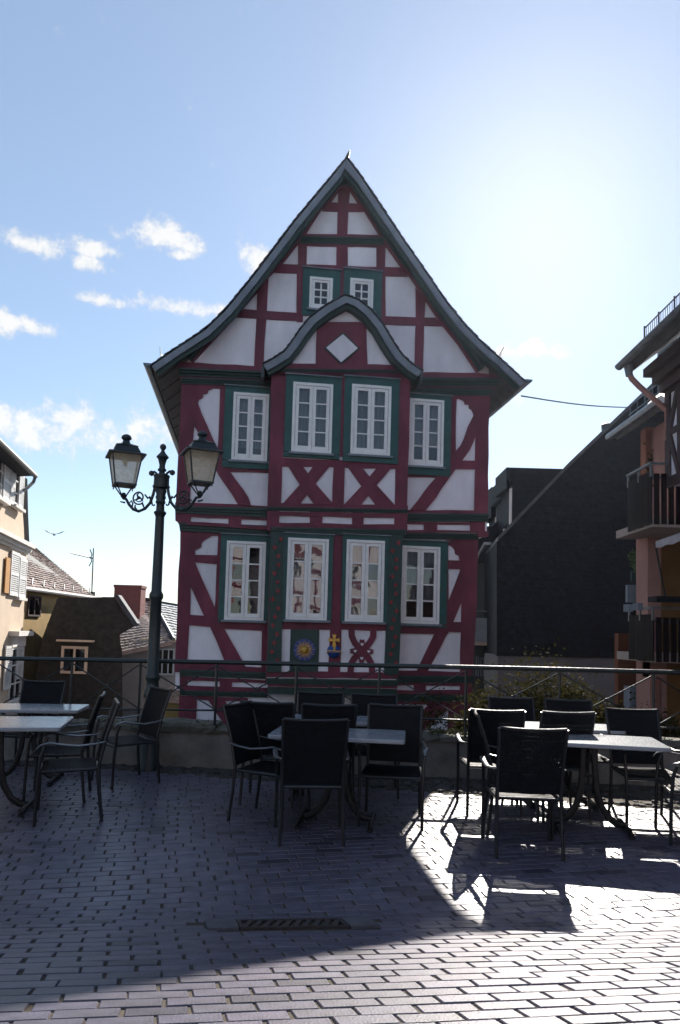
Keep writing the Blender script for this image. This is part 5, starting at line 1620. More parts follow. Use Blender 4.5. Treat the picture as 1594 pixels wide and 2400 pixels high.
M_GLASS2 = glass('far_window_glass', (.25, .28, .3))
M_LEAF = mat('shrub_leaf', (.050, .042, .016), .85, .3, 9, 0, 10, color2=(.028, .038, .012), island=.5, spec=.05)
_nt = M_LEAF.node_tree                                   # leaves let light through
_pb = _nt.nodes['Principled BSDF']
_tl = _nt.nodes.new('ShaderNodeBsdfTranslucent')
_tl.inputs[0].default_value = (.06, .05, .014, 1)
_mx = _nt.nodes.new('ShaderNodeMixShader')
_mx.inputs[0].default_value = .22
_nt.links.new(_pb.outputs[0], _mx.inputs[1])
_nt.links.new(_tl.outputs[0], _mx.inputs[2])
_nt.links.new(_mx.outputs[0], _nt.nodes['Material Output'].inputs[0])
M_TWIG = mat('twig', (.05, .035, .025), .9, .2)


def local(root, mb, name, m, parent=None, smooth=False):
    """mesh given in world coordinates, stored under root"""
    inv = root.matrix_world_inv
    mb.v = [tuple(inv @ Vector(p)) for p in mb.v]
    return mb.build(name, m, parent or root, smooth)


class Root:
    """a house: an Empty at its base with a helper for parts given in the Empty's own frame, z measured from terrace level"""

    def __init__(self, name, x, y, yaw, label, cat='house'):
        self.o = empty(name, (x, y, GZ), R(yaw), label, cat)
        self.m = Matrix.Translation((x, y, GZ)) @ Matrix.Rotation(R(yaw), 4, 'Z')
        self.inv = self.m.inverted()

    def put(self, mb, name, m, parent=None, smooth=False):
        mb.v = [(p[0], p[1], p[2] - GZ) for p in mb.v]
        return mb.build(name, m, parent or self.o, smooth)

    def putw(self, mb, name, m, parent=None, smooth=False):
        mb.v = [tuple(self.inv @ Vector(p)) for p in mb.v]
        return mb.build(name, m, parent or self.o, smooth)

    def window(self, r, off, cols=2, rows=2, m=None, fr=.07, glass_m=None):
        x0, z0, x1, z1 = r
        w = bpy.data.objects.new('window', None)
        link(w, self.o)
        f = MB()
        f.box(x0, -off - .05, z0, x0 + fr, -off + .02, z1)
        f.box(x1 - fr, -off - .05, z0, x1, -off + .02, z1)
        f.box(x0 + fr, -off - .05, z1 - fr, x1 - fr, -off + .02, z1)
        f.box(x0 + fr, -off - .05, z0, x1 - fr, -off + .02, z0 + fr)
        for c in range(1, cols):
            xc = x0 + (x1 - x0) * c / cols
            f.box(xc - fr * .4, -off - .045, z0 + fr, xc + fr * .4, -off + .02, z1 - fr)
        for c in range(1, rows):
            zc_ = z0 + (z1 - z0) * c / rows
            f.box(x0 + fr, -off - .04, zc_ - fr * .25, x1 - fr, -off + .02, zc_ + fr * .25)
        self.put(f, 'frame', m or M_WHITE, w)
        g_ = MB().add([(x0 + fr, -off - .012, z0 + fr), (x1 - fr, -off - .012, z0 + fr), (x1 - fr, -off - .012, z1 - fr), (x0 + fr, -off - .012, z1 - fr)], [(0, 1, 2, 3)])
        self.put(g_, 'pane', glass_m or M_GLASS2, w)
        bk = MB().add([(x0 + .02, -off - .004, z0 + .02), (x1 - .02, -off - .004, z0 + .02), (x1 - .02, -off - .004, z1 - .02), (x0 + .02, -off - .004, z1 - .02)], [(0, 1, 2, 3)])  # dark sheet close behind the pane stands in for the unlit room
        self.put(bk, 'dark_backing', M_INSIDE, w)
        return w


def shingles(quad, rows, cols, lift=.03, jit=.15):
    """lapped shingles over a quad TL,TR,BR,BL (ridge first)"""
    tl, tr, br, bl = [Vector(p) for p in quad]
    nrm = (tr - tl).cross(bl - tl).normalized()
    if nrm.z < 0:
        nrm = -nrm
    mb = MB()
    for r in range(rows):
        a, b = r / rows, (r + 1.12) / rows
        sh = (.5 if r % 2 else 0)
        for c in range(-1, cols + 1):
            u0, u1 = (c + sh) / cols, (c + sh + .96) / cols
            u0, u1 = max(0, u0), min(1, u1)
            if u1 - u0 < .2 / cols:
                continue
            j = random.uniform(-jit, jit) / rows

            def P(u, v):
                return tl + (tr - tl) * u + (bl - tl) * v + (br - bl - tr + tl) * (u * v)
            k = lift * random.uniform(.8, 1.3)
            p = [P(u0, a), P(u1, a), P(u1, b + j), P(u0, b + j)]
            mb.add([p[0] + nrm * .003, p[1] + nrm * .003, p[2] + nrm * k, p[3] + nrm * k, p[2], p[3]], [(3, 2, 1, 0), (3, 5, 4, 2)])
    return mb


def slab(pts, th):
    pts = [Vector(p) for p in pts]
    nrm = (pts[1] - pts[0]).cross(pts[-1] - pts[0]).normalized()
    if nrm.z > 0:
        nrm = -nrm
    n = len(pts)
    vs = pts + [p + nrm * th for p in pts]
    fs = [tuple(range(n)), tuple(range(2 * n - 1, n - 1, -1))] + [(i, i + n, (i + 1) % n + n, (i + 1) % n) for i in range(n)]
    return MB().add(vs, fs)


# --- cream house along the street, windows with louvred shutters
b = BB['cream']
H1 = Root('cream_house', b['org'][0], b['org'][1], b['yaw'], 'cream rendered house with white louvred shutters at the picture edge')
zc0, zc1 = b['cor'][3][1], b['cor'][0][1]
H1.put(MB().box(-12, 0, GZ, -.5, 7, zc0), 'wall', M_CREAM)
wu = [(-12, zc1), (-.75, zc1), (-.95, zc1 + .5), (-1.30, 5.3), (-1.60, 5.9), (-1.70, 6.5), (-12, 6.5)]
H1.put(MB().prism(wu, .05, 7), 'wall', M_CREAM)
H1.put(MB().prism([(-.70, zc1 + .02), (.35, zc1 + .02), (-.15, 5.3), (-.55, 6.42), (-1.66, 6.42), (-1.27, 5.3)], .12, 6.9), 'slate_cheek', mat('matt_slate', (.012, .013, .015), 1.0, .2, 5, .3, 10, spec=.02))
cor = MB()
for a_, c_, pr in ((0, .28, .08), (.28, .62, .16), (.62, 1.0, .26)):
    cor.box(-12, -pr, zc0 + (zc1 - zc0) * a_, -.62 + pr * .2, .06, zc0 + (zc1 - zc0) * c_)
H1.put(cor, 'cornice', M_STUCCO)
rz_ = b['roof'][0][1]
rf = MB()
rf.prism([(-.5, rz_ - .03), (-.45, rz_ + .06), (2.6, 7.6), (6.6, 7.6), (6.9, 7.3), (2.8, 7.3), (0, rz_ - .08)], 0, 1)
rf.v = [((-12.0 if p[1] == 0 else -2.55), p[0], p[2]) for p in rf.v]
H1.put(rf, 'roof', M_DKSLATE)
gt = MB().tube([(-12, -.55, rz_ - .02), (-2.5, -.55, rz_ - .02)], .07, 8)
H1.put(gt, 'gutter', M_IRON, smooth=True)
H1.put(MB().tube([(-2.55, -.55, rz_ - .04), (-2.5, -.5, rz_ - .2), (-2.1, -.25, rz_ - .32), (-1.6, .0, rz_ - .36)], .05, 8), 'downpipe', M_ZINC, smooth=True)
for r_ in b['win']:
    H1.window(r_, .012, 2, 3, M_SHUT, .08)
    H1.put(MB().box(r_[0] - .08, -.16, r_[1] - .1, r_[2] + .08, .0, r_[1] - .012), 'window_sill', M_STUCCO)
for r_ in b['shut']:
    x0, z0, x1, z1 = r_
    sh = bpy.data.objects.new('shutter', None)
    link(sh, H1.o)
    f = MB()
    t = .07
    y0, y1 = -.085, -.045
    f.box(x0, y0, z0, x0 + t, y1, z1)
    f.box(x1 - t, y0, z0, x1, y1, z1)
    for zz_ in (z0, (z0 + z1) / 2 - .05, z1 - .1):
        f.box(x0 + t, y0, zz_, x1 - t, y1, zz_ + .1)
    H1.put(f, 'shutter_frame', M_SHUT, sh)
    sl = MB()
    n_ = 18
    for k in range(n_):
        z_ = z0 + .1 + (z1 - z0 - .2) * k / n_
        sl.box(x0 + t, y0 + .008, z_, x1 - t, y1, z_ + (z1 - z0) / n_ * .55)
    H1.put(sl, 'louvres', M_SHUT, sh)
# orange canvas blind hung beside the lower window
r_ = b['shut'][3]
bl = MB()
for k in range(26):
    z_ = r_[1] + .05 + (r_[3] - r_[1] - .3) * k / 26
    bl.box(r_[0] - .55, -.07, z_, r_[0] - .08, -.03, z_ + .035)
H1.put(bl, 'slatted_blind', mat('orange_slats', (.45, .22, .06), .7, .1))
r_ = b['win'][3]
H1.put(MB().box(r_[0] - .25, -.3, r_[3] + .35, r_[2] + .25, 0, r_[3] + .5), 'door_hood', M_STUCCO)
H1.put(MB().box(r_[0] - .1, -.1, r_[3], r_[2] + .1, 0, r_[3] + .35), 'door_head', M_STUCCO)

# --- ochre house with hipped shingle roof
b = BB['ochre']
A, Bv, T1, T0 = [Vector(b[k]) for k in ('A', 'B', 'T1', 'T0')]
H2 = Root('ochre_house', A.x, A.y, b['yaw'], 'ochre house with pinkish hipped shingle roof and tall aerial, behind the cream house')
H2.put(MB().box(-3, .25, GZ, b['len'] - .2, 8, A.z - .08), 'wall', M_OCHRE)
A_ext = A + (A - Bv).normalized() * 4
T0_ext = T0 + (T0 - T1).normalized() * 3
H2.putw(slab([A_ext, Bv, T1, T0_ext], .14), 'roof', M_SOFFIT)
o = H2.putw(shingles([T0_ext, T1, Bv, A_ext], 26, 60, .05), 'roof_shingles', M_SHINGLE)
o['kind'] = 'stuff'
far = Vector((T1.x - 5, Bv.y + .5, A.z))
H2.putw(slab([Bv, T1, far], .1), 'roof', M_SHINGLE)
H2.putw(MB().tube([A_ext + Vector((.08, 0, -.04)), Bv + Vector((.08, 0, -.04))], .075, 8), 'gutter', M_STUCCO, smooth=True)
for k in range(7):
    t = (k + .5) / 7
    p = A + (Bv - A) * t + (T0 - A).normalized() * .35
    q = A + (Bv - A) * (t + .02) + (T0 - A).normalized() * .75 + Vector((0, 0, .18))
    H2.putw(MB().tube([p + Vector((0, 0, .05)), q], .025, 5), 'snow_hook', M_IRON)
H2.window(b['win'], -.24, 2, 1, M_BROWN, .07)
an = BB['ant']
am = MB()
am.tube([an[1], an[0]], .035, 5)
am.tube([an[2], an[3]], .04, 5)
bvec = Vector(an[3]) - Vector(an[2])
for k in range(9):
    c = Vector(an[2]) + bvec * (k / 10)
    am.tube([c + Vector((0, -.35, -.0)), c + Vector((0, .35, .0))], .025, 4)
c = Vector(an[2]) + bvec * .88
am.tube([c + Vector((-.08, 0, .48)), c + Vector((.05, 0, .2)), c, c + Vector((.05, 0, -.2)), c + Vector((-.08, 0, -.48))], .03, 4)
low = Vector(an[1])
at_ = empty('roof_aerial', (low.x, low.y, low.z), 0, 'thin television aerial on a mast above the shingle roof', 'aerial')
am.v = [tuple(Vector(p) - low) for p in am.v]
am.build('mast_and_boom', M_IRON, at_)
MB().box(-.15, -.15, -4.5, .15, .15, .02).build('mast_foot', M_DKSLATE, at_)

# --- dark slate-hung house in front of it
b = BB['slatehouse']
H3 = Root('slate_house', b['org'][0], b['org'][1], 0, 'small brownish black slate-hung house with a cream framed window')
pl = b['poly']
pl = [(p[0], max(p[1], GZ)) for p in pl]
pl = [p if p[1] > -.1 else (p[0], GZ) for p in pl]
_pm = MB().prism(pl, 0, 4.0)
_pm.v = [(p[0] - p[1] * .34, p[1], p[2]) for p in _pm.v]
H3.put(_pm, 'wall', M_BRNSLATE)
# hung slates as lapped courses on the front
sl = MB()


def inside(px, pz, poly):
    c = False
    n_ = len(poly)
    for i in range(n_):
        (x1_, z1_), (x2_, z2_) = poly[i], poly[(i + 1) % n_]
        if (z1_ > pz) != (z2_ > pz) and px < (x2_ - x1_) * (pz - z1_) / (z2_ - z1_) + x1_:
            c = not c
    return c


wr_ = b['win']
for r in range(46):
    z_ = 3.7 - r * .11
    for c in range(34):
        x_ = -2.2 + c * .14 + (.07 if r % 2 else 0)
        if inside(x_ + .065, z_ + .04, pl) and inside(x_, z_, pl) and inside(x_ + .13, z_, pl) and inside(x_ + .065, z_ + .13, pl) and not (wr_[0] - .05 < x_ + .065 < wr_[2] + .05 and wr_[1] - .08 < z_ < wr_[3] + .1):
            k = random.uniform(.018, .035)
            sl.add([(x_, -k, z_), (x_ + .135, -k, z_), (x_ + .135, -.002, z_ + .14), (x_, -.002, z_ + .14), (x_ + .135, -.001, z_), (x_, -.001, z_)], [(0, 1, 2, 3), (0, 5, 4, 1)])
o = H3.put(sl, 'hung_slates', M_BRNSLATE)
o['kind'] = 'stuff'
H3.put(MB().prism(b['hip'], -.10, .3), 'hip_board', mat('lead_hip', (.05, .06, .08), .7, .2, 4, .2, 20, spec=.15))
H3.window(b['win'], .03, 2, 1, mat('cream_window_paint', (.58, .45, .36), .6, .08), .09, M_GLASS2)
r_ = b['win']
H3.put(MB().box(r_[0] + .06, -.036, r_[1] + .06, r_[2] - .06, -.03, r_[3] - .06), 'roller_blind', mat('tan_blind', (.20, .13, .09), .9, .1))
l_ = b['ledge']
H3.put(MB().box(l_[0], -.25, l_[1], l_[2], .0, l_[3]), 'window_hood', mat('cream_window_paint', (.55, .5, .45), .6, .08))

# --- brick chimney of the row behind, lit shingle roofs, grey dormer front
b = BB['greyhouse']
H4 = Root('shingle_roof_house', b['org'][0], b['org'][1], 0, 'low grey house with sunlit lozenge shingle roof and brick chimney, behind the lamp')
w_ = b['wall']
H4.put(MB().box(w_[0], 0, GZ, w_[2] + 1.5, 4, w_[3]), 'wall', M_GREYW)
H4.window(b['win'], .02, 3, 1, mat('grey_blue_frame', (.30, .34, .38), .6, .1), .06)
H4.put(MB().box(w_[0] + .8, -.25, w_[3] - .02, w_[2] + 1.2, .3, w_[3] + .10), 'eaves_board', mat('eaves_cream', (.45, .38, .30), .8, .1))
lr = [Vector(p) for p in BB['litroof']]
quad = [lr[0], lr[1], lr[2], lr[3]]
H4.putw(slab(quad, .15), 'roof', M_SHINGLE)
o = H4.putw(shingles(quad, 22, 26, .06), 'roof_shingles', mat('lozenge_shingle', (.33, .28, .26), .7, .2, 2, .4, 14, island=.35))
o['kind'] = 'stuff'
H4.putw(MB().tube([lr[0] + Vector((0, 0, .08)), lr[1] + Vector((0, 0, .08)), lr[2] + Vector((0, 0, .08))], .09, 6), 'ridge_tiles', M_SLATE, smooth=True)
cr_ = BB['chim']['r']
co = Vector((BB['chim']['org'][0], BB['chim']['org'][1], 0))
cm = MB()
cm.box(co.x + cr_[0], co.y, cr_[1] - .8, co.x + cr_[2], co.y + .8, cr_[3] - .12)
cm.box(co.x + cr_[0] - .03, co.y - .03, cr_[3] - .12, co.x + cr_[2] + .03, co.y + .83, cr_[3])
H4.putw(cm, 'chimney', M_BRICK)
pr = [Vector(p) for p in BB['pale']]
H5 = Root('pale_roof_house', pr[3].x, pr[3].y, 0, 'distant house with very pale sunlit roof, seen just left of the timbered house')
H5.o['label'] = 'distant house with very pale sunlit roof beside the timbered house corner'
H5.putw(slab(pr, .15), 'roof', M_PALEROOF)
o = H5.putw(shingles(pr, 14, 14, .06), 'roof_shingles', M_PALEROOF)
o['kind'] = 'stuff'
H5.putw(MB().tube([pr[0], pr[1]], .12, 6), 'ridge_tiles', M_SLATE, smooth=True)
H5.put(MB().box(.3, .4, GZ, 3.5, 6, .95), 'wall', M_GREYW)
lo = [Vector(p) for p in BB['lowroof']]
H6 = Root('low_shed', lo[0].x, lo[0].y, 0, 'low shed with sunlit shingle roof below the railing beside the timbered house', 'shed')
q = [lo[1], lo[2], lo[3], lo[0]]
H6.putw(slab(q, .1), 'roof', M_SHINGLE)
o = H6.putw(shingles(q, 16, 9, .04), 'roof_shingles', mat('lozenge_shingle', (.33, .28, .26)))
o['kind'] = 'stuff'
H6.put(MB().box(.12, .1, GZ, 1.2, 2.6, lo[0].z - .12), 'wall', mat('olive_render', (.17, .14, .06), .9, .15, 2, .3, 20))

# --- big dark slate house with dormers
b = BB['bigslate']
H7 = Root('slate_gable_house', b['org'][0], b['org'][1], 0, 'large black slate-clad gable house with three dormers in a row')
pl = [(p[0], p[1]) for p in b['poly']]


def lean(mb):
    mb.v = [(p[0] + max(0, p[1]) * math.tan(R(6.8)), p[1], p[2]) for p in mb.v]
    return mb


H7.put(lean(MB().prism(pl, 0, 9)), 'gable_wall', M_DKSLATE)
sl = MB()
for r in range(70):
    z_ = 9.2 - r * .125
    for c in range(44):
        x_ = -1.7 + c * .15 + (.075 if r % 2 else 0)
        if inside(x_, z_, pl) and inside(x_ + .14, z_, pl) and inside(x_ + .07, z_ + .14, pl) and inside(x_, z_ + .14, pl):
            k = random.uniform(.018, .03)
            sl.add([(x_, -k, z_), (x_ + .143, -k, z_), (x_ + .143, -.002, z_ + .16), (x_, -.002, z_ + .16), (x_ + .143, -.001, z_), (x_, -.001, z_)], [(0, 1, 2, 3), (0, 5, 4, 1)])
o = H7.put(sl, 'hung_slates', M_DKSLATE)
o['kind'] = 'stuff'
zb_ = b['base'][0][1]
H7.put(MB().box(pl[4][0] + .05, .06, GZ, 4.3, 1.9, zb_ + .02), 'base_wall', mat('dark_blue_grey_render', (.10, .105, .115), .9, .15, 2, .3, 20))
H7.put(lean(MB().strip([pl[5], pl[6], pl[0]], [(pl[5][0], pl[5][1] + .12), (pl[6][0], pl[6][1] + .12), (pl[0][0], pl[0][1] + .12)], -.12, 9.2)), 'roof', M_SLATE)
for k in range(3):
    d_ = BB['dorm%d' % k]
    ox, oy = d_['org'][0] - b['org'][0], d_['org'][1] - b['org'][1]
    dd = bpy.data.objects.new('dormer', None)
    link(dd, H7.o)
    rx, rz0, rz1 = d_['roof']
    cx, cz = d_['cheek']
    wid = 2.2
    H7.put(MB().box(ox + rx, oy, rz0, ox + rx + wid, oy + 1.5, rz1), 'dormer_roof', M_DKSLATE, dd)
    H7.put(MB().box(ox + cx, oy + .04, cz, ox + cx + wid, oy + 1.4, rz0), 'cheek', M_DKSLATE, dd)
    H7.put(MB().box(ox + cx - .05, oy + .0, cz - .1, ox + cx - .005, oy + .16, rz0 + .3), 'window_trim', M_STUCCO, dd)
gp = [Vector(p) for p in BB['gut']]
H7.putw(MB().tube(gp, .045, 6), 'gutter', M_ZINC, smooth=True)
v_ = Vector(BB['right']['vent'])
H7.putw(MB().lathe([(.16, v_.z - 1.2), (.16, v_.z - .9), (.10, v_.z - .85), (.10, v_.z - .1), (.15, v_.z - .1), (.15, v_.z + .05), (.11, v_.z + .08)], 10, (v_.x, v_.y)), 'vent_pipe', M_SLATE, smooth=True)

# --- grey house seen in the gap beside the timbered house
b = BB['rear']
H8 = Root('grey_balcony_house', b['org'][0], b['org'][1], 0, 'dim grey house with a panelled balcony in the gap beside the timbered house')
w_ = b['wall']
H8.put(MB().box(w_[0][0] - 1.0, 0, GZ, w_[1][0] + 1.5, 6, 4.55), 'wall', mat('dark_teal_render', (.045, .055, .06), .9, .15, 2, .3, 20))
H8.put(MB().prism([(p[0] - (0.8 if p[0] < -.2 else 0), p[1]) for p in b['roofend']], -.4, 6), 'roof_end', M_DKSLATE)
p_ = b['par']
bal = bpy.data.objects.new('balcony', None)
link(bal, H8.o)
H8.put(MB().box(p_[0] - .6, -.95, p_[1], p_[2] + .2, -.9, p_[3]), 'parapet', M_BLUEGREY, bal)
H8.put(MB().box(p_[0] - .6, -.9, p_[1] - .12, p_[2] + .2, 0, p_[1]), 'slab', M_CONCW, bal)
H8.put(MB().tube([(p_[0] - .6, -.93, p_[3] + .22), (p_[2] + .2, -.93, p_[3] + .22)], .03, 6), 'handrail', M_ZINC, bal)
for r_ in b['win']:
    H8.window(r_, .012, 1, 1, M_BLUEGREY, .03)

# --- half-timbered house and apricot house at the picture edge
b = BB['right']
H9 = Root('edge_timbered_house', 5.3, 11.4, 0, 'brown half-timbered house with deep eaves at the picture edge, under a snow fence')
e3 = b['eave3']
zE = (e3[0][2] + e3[1][2]) / 2
yF = e3[0][1]
xw, yw, zw0, zw1 = 5.3, b['wall3'][0][1], b['wall3'][1][2], b['wall3'][0][2]
xe = 4.7
H9.putw(MB().box(xw, 3.0, zw0 - .1, 11, yw, 6.4), 'wall', M_PLASTER)
H9.putw(MB().box(5.95, 3.0, GZ, 11, 11.2, zw0 - .1), 'ground_floor_wall', M_ROSE)
tmb = [(-.02, 0, .16), (-.02, .42, .10), (-.02, .95, .14), (-.02, 1.6, .14), (-.02, 2.4, .14)]
for _, dy, wd in tmb:
    H9.putw(MB().box(xw - .03, yw - dy - wd, zw0 - .1, xw + .02, yw - dy + .012, 6.35), 'post', M_BROWN)
for z_, h_ in ((zw0 - .12, .16), (zw0 + .72, .10), (zw0 + 1.42, .10)):
    H9.putw(MB().box(xw - .036, yw - 3, z_, xw + .02, yw + .016, z_ + h_), 'rail', M_BROWN)
for y0_, y1_, z0_, z1_ in ((yw - .12, yw - .42, zw0 + .72, zw0 + 1.42), (yw - .5, yw - .9, zw0 + .75, zw0 + 1.5), (yw - .45, yw - .15, zw0 + .04, zw0 + .72), (yw - .9, yw - .5, zw0 + 1.5, zw0 + 2.2)):
    br_ = MB().add([(xw - .04, y0_ + .05, z0_), (xw - .04, y0_ - .05, z0_), (xw - .04, y1_ - .05, z1_), (xw - .04, y1_ + .05, z1_), (xw + .02, y0_ + .05, z0_), (xw + .02, y0_ - .05, z0_), (xw + .02, y1_ - .05, z1_), (xw + .02, y1_ + .05, z1_)],
                    [(0, 1, 2, 3), (7, 6, 5, 4), (0, 4, 5, 1), (1, 5, 6, 2), (2, 6, 7, 3), (3, 7, 4, 0)])
    H9.putw(br_, 'brace', M_BROWN)
# stepped timber cornice under the eaves
for k, (pr_, h0, h1) in enumerate(((.10, -.52, -.36), (.20, -.36, -.22), (.32, -.22, -.08))):
    H9.putw(MB().box(xw - pr_, 3.0, zE + h0, xw + .1, yw + pr_ * .5, zE + h1), 'cornice', M_BROWN)
rq = [(9.2, 3.0, zE + 3.6), (9.2, yF, zE + 3.6), (xe + .02, yF, zE + .05), (xe + .02, 3.0, zE + .05)]
H9.putw(slab(rq, .18), 'roof', M_SLATE)
o = H9.putw(shingles(rq, 26, 40, .03), 'roof_slates', M_SLATE)
o['kind'] = 'stuff'
gseg = 8
gm = MB()
ra_ = [(xe - .06 + .075 * math.cos(math.pi + math.pi * k / gseg), zE + .03 + .075 * math.sin(math.pi + math.pi * k / gseg)) for k in range(gseg + 1)]
rb_ = [(xe - .06 + .065 * math.cos(math.pi + math.pi * k / gseg), zE + .03 + .065 * math.sin(math.pi + math.pi * k / gseg)) for k in range(gseg + 1)]
gm.strip(ra_, rb_, 3.0, yF + .06)
H9.putw(gm, 'gutter', M_ZINC)
pp = [Vector(p) for p in b['pipe']]
H9.putw(MB().lathe([(.05, pp[0].z - .08), (.065, pp[0].z), (.085, pp[0].z + .10)], 10, (pp[0].x, pp[0].y)), 'hopper', M_ZINC, smooth=True)
H9.putw(MB().tube([pp[0], pp[1], pp[2], pp[3], pp[3] + Vector((.0, 0, -.5))], .048, 10), 'downpipe', M_COPPER, smooth=True)
sf = MB()
dsl = Vector((9.2 - xe, 0, 3.55)).normalized()
o0 = Vector((xe, 0, zE + .06)) + dsl * .25
for zh in (.06, .30):
    sf.tube([o0 + Vector((0, 3.0, zh)), o0 + Vector((0, yF - .35, zh))], .012, 5)
y_ = yF - .35
k = 0
while y_ > 4.5:
    big_ = k % 7 == 0
    sf.tube([o0 + Vector((0, y_, 0)), o0 + Vector((0, y_, .34 if big_ else .30))], .014 if big_ else .005, 5)
    y_ -= .075
    k += 1
H9.putw(sf, 'snow_fence', M_IRON)

H10 = Root('apricot_house', 6.0, 13.4, 0, 'apricot house with two dark wooden balconies and a downpipe at the picture edge')
H10.o['label'] = 'apricot and rose rendered house with two dark plank balconies'
H10.m = Matrix.Translation((6.0, 13.4, GZ))
H10.inv = H10.m.inverted()
wA, wB, oc, pi_, st_ = b['wallA'], b['wallB'], b['ochre'], b['pillar'], b['strip']
H10.putw(MB().box(wA[0][0], wA[0][1], GZ, 11, 14.25, 5.9), 'wall', M_APRICOT)
H10.putw(MB().box(wB[0][0] + .14, wB[0][1], GZ, 11, 14.02, 5.85), 'wall', M_ROSE)
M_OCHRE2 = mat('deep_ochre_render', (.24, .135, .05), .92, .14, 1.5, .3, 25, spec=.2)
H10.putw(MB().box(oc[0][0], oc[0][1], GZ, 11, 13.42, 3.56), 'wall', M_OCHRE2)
H10.putw(MB().box(pi_[0][0], pi_[0][1], GZ, pi_[1][0], pi_[0][1] + .5, 3.56), 'pillar', M_ROSE)
H10.putw(MB().box(st_[0][0], st_[0][1], GZ, 8, 15.2, st_[0][2]), 'outbuilding', mat('brown_render', (.12, .05, .03), .9, .14, 1.5, .3, 25, spec=.1))
# roof with gutter and snow guard rails
e2 = b['eave2']
z2 = (e2[0][2] + e2[1][2]) / 2
rq = [(8.6, 9.5, z2 + 2.9), (8.6, e2[0][1] + .1, z2 + 2.9), (5.45, e2[0][1] + .1, z2 + .05), (5.45, 11.85, z2 + .05)]
H10.putw(slab([(8.6, 11.9, z2 + 2.9), rq[1], rq[2], (5.45, 11.9, z2 + .05)], .16), 'roof', M_SLATE)
H10.putw(MB().tube([(5.40, 11.9, z2 + .0), (5.40, e2[0][1] + .15, z2 + .0)], .08, 8), 'gutter', M_ZINC, smooth=True)
sg_ = MB()
for dz_ in (.10, .28):
    sg_.tube([(5.75, 11.9, z2 + .33 + dz_), (5.75, e2[0][1], z2 + .33 + dz_)], .014, 5)
for k in range(7):
    yk = 12.0 + k * .34
    sg_.tube([(5.75, yk, z2 + .30), (5.75, yk, z2 + .62)], .012, 5)
H10.putw(sg_, 'snow_guard', M_ZINC)
H10.putw(MB().box(7.0, 14.9, z2 + 1.0, 7.6, 15.6, z2 + 2.4), 'chimney', M_SLATE)


def balcony(xn, yn, yf, z_floor, z_plank0, z_plank1, z_rail, xr, nm):
    bl_ = bpy.data.objects.new('balcony', None)
    link(bl_, H10.o)
    H10.putw(MB().box(xn + .03, yn + .03, z_floor - .14, xr, yf + .6, z_floor), 'slab', M_CONCW, bl_)
    n_ = 9
    for k in range(n_):
        y0_ = yn + (yf - yn) * k / n_
        H10.putw(MB().box(xn - random.uniform(0, .006), y0_ + .004, z_plank0 + random.uniform(-.01, .01), xn + .022, y0_ + (yf - yn) / n_ - .004, z_plank1), 'plank', M_WOOD, bl_)
    x_ = xn + .05
    while x_ < xr:
        H10.putw(MB().box(x_, yn - random.uniform(0, .006), z_plank0 + random.uniform(-.01, .01), x_ + .085, yn + .022, z_plank1 - .05), 'plank', M_WOOD, bl_)
        x_ += .118
    rl_ = MB()
    rl_.box(xn - .03, yn - .03, z_rail - .035, xn + .03, yf, z_rail)
    rl_.box(xn + .03, yn - .028, z_rail - .034, xr, yn + .03, z_rail - .002)
    rl_.box(xn + .025, yn + .025, z_plank1 - .14, xn + .05, yf, z_plank1 - .08)
    rl_.box(xn + .025, yn + .024, z_plank1 - .14, xr, yn + .05, z_plank1 - .08)
    H10.putw(rl_, 'handrail', M_ZINC, bl_)
    for yy in (yn, (yn + yf) / 2, yf - .03):
        H10.putw(MB().box(xn - .012, yy, z_plank1 - .1, xn + .018, yy + .03, z_rail - .036), 'post', M_ZINC, bl_)
    return bl_


b1, b2 = b['b1'], b['b2']
balcony(5.0, b1['near'][1], b1['far'][1], b1['fl'] + .10, b1['pl_b'] - .08, b1['pl_t'] - .02, b1['near'][2], 7.5, 1)
balcony(5.0, b2['near'][1], b2['far'][1], b2['bot'] + .12, b2['bot'], b2['near'][2] - .06, b2['near'][2] + .06, 7.5, 2)
# flower box, white planters, awning, teal parapet cloth and panel on the deeper balcony
fb = b['fbox']
H10.putw(MB().box(fb[0][0], fb[0][1] - .1, fb[1][2], fb[1][0] + .6, fb[0][1] + .22, fb[0][2] - .02), 'flower_box', M_DKSLATE)
pb = b['pbox']
for a_, c_ in ((pb[0], pb[1]), (pb[2], pb[3])):
    H10.putw(MB().box(a_[0], a_[1] - .1, c_[2], c_[0], a_[1] + .12, a_[2]), 'planter', M_BLUEGREY)
p13 = b['par13']
H10.putw(MB().box(p13[0][0], p13[0][1], p13[1][2], p13[1][0] + .1, p13[0][1] + .08, p13[0][2]), 'parapet_panel', M_BLUEGREY)
tl_ = b['teal']
H10.putw(MB().box(tl_[0][0], tl_[0][1], tl_[1][2], tl_[1][0] + .1, tl_[0][1] + .06, tl_[0][2]), 'cloth_panel', M_TEAL)
aw = b['awn']
am = MB()
n_ = 14
vs, fs = [], []
for k in range(n_ + 1):
    t = k / n_
    y_ = aw[0][1] + (aw[1][1] - 2.0 - aw[0][1]) * t
    z_ = aw[0][2] + (aw[1][2] - aw[0][2]) * .5
    drop = .10 + .025 * abs(math.sin(k * math.pi / 2))
    vs += [(5.1, y_, z_), (5.1, y_, z_ - drop), (6.0, y_, z_ + .35)]
for k in range(n_):
    a_ = k * 3
    fs += [(a_, a_ + 1, a_ + 4, a_ + 3), (a_ + 2, a_, a_ + 3, a_ + 5)]
am.add(vs, fs)
H10.putw(am, 'awning', mat('awning_canvas', (.42, .38, .40), .9, .1))
H10.putw(MB().tube([(5.1, aw[0][1], aw[0][2]), (5.35, aw[0][1] + .2, fb[0][2])], .015, 5), 'awning_arm', M_IRON)
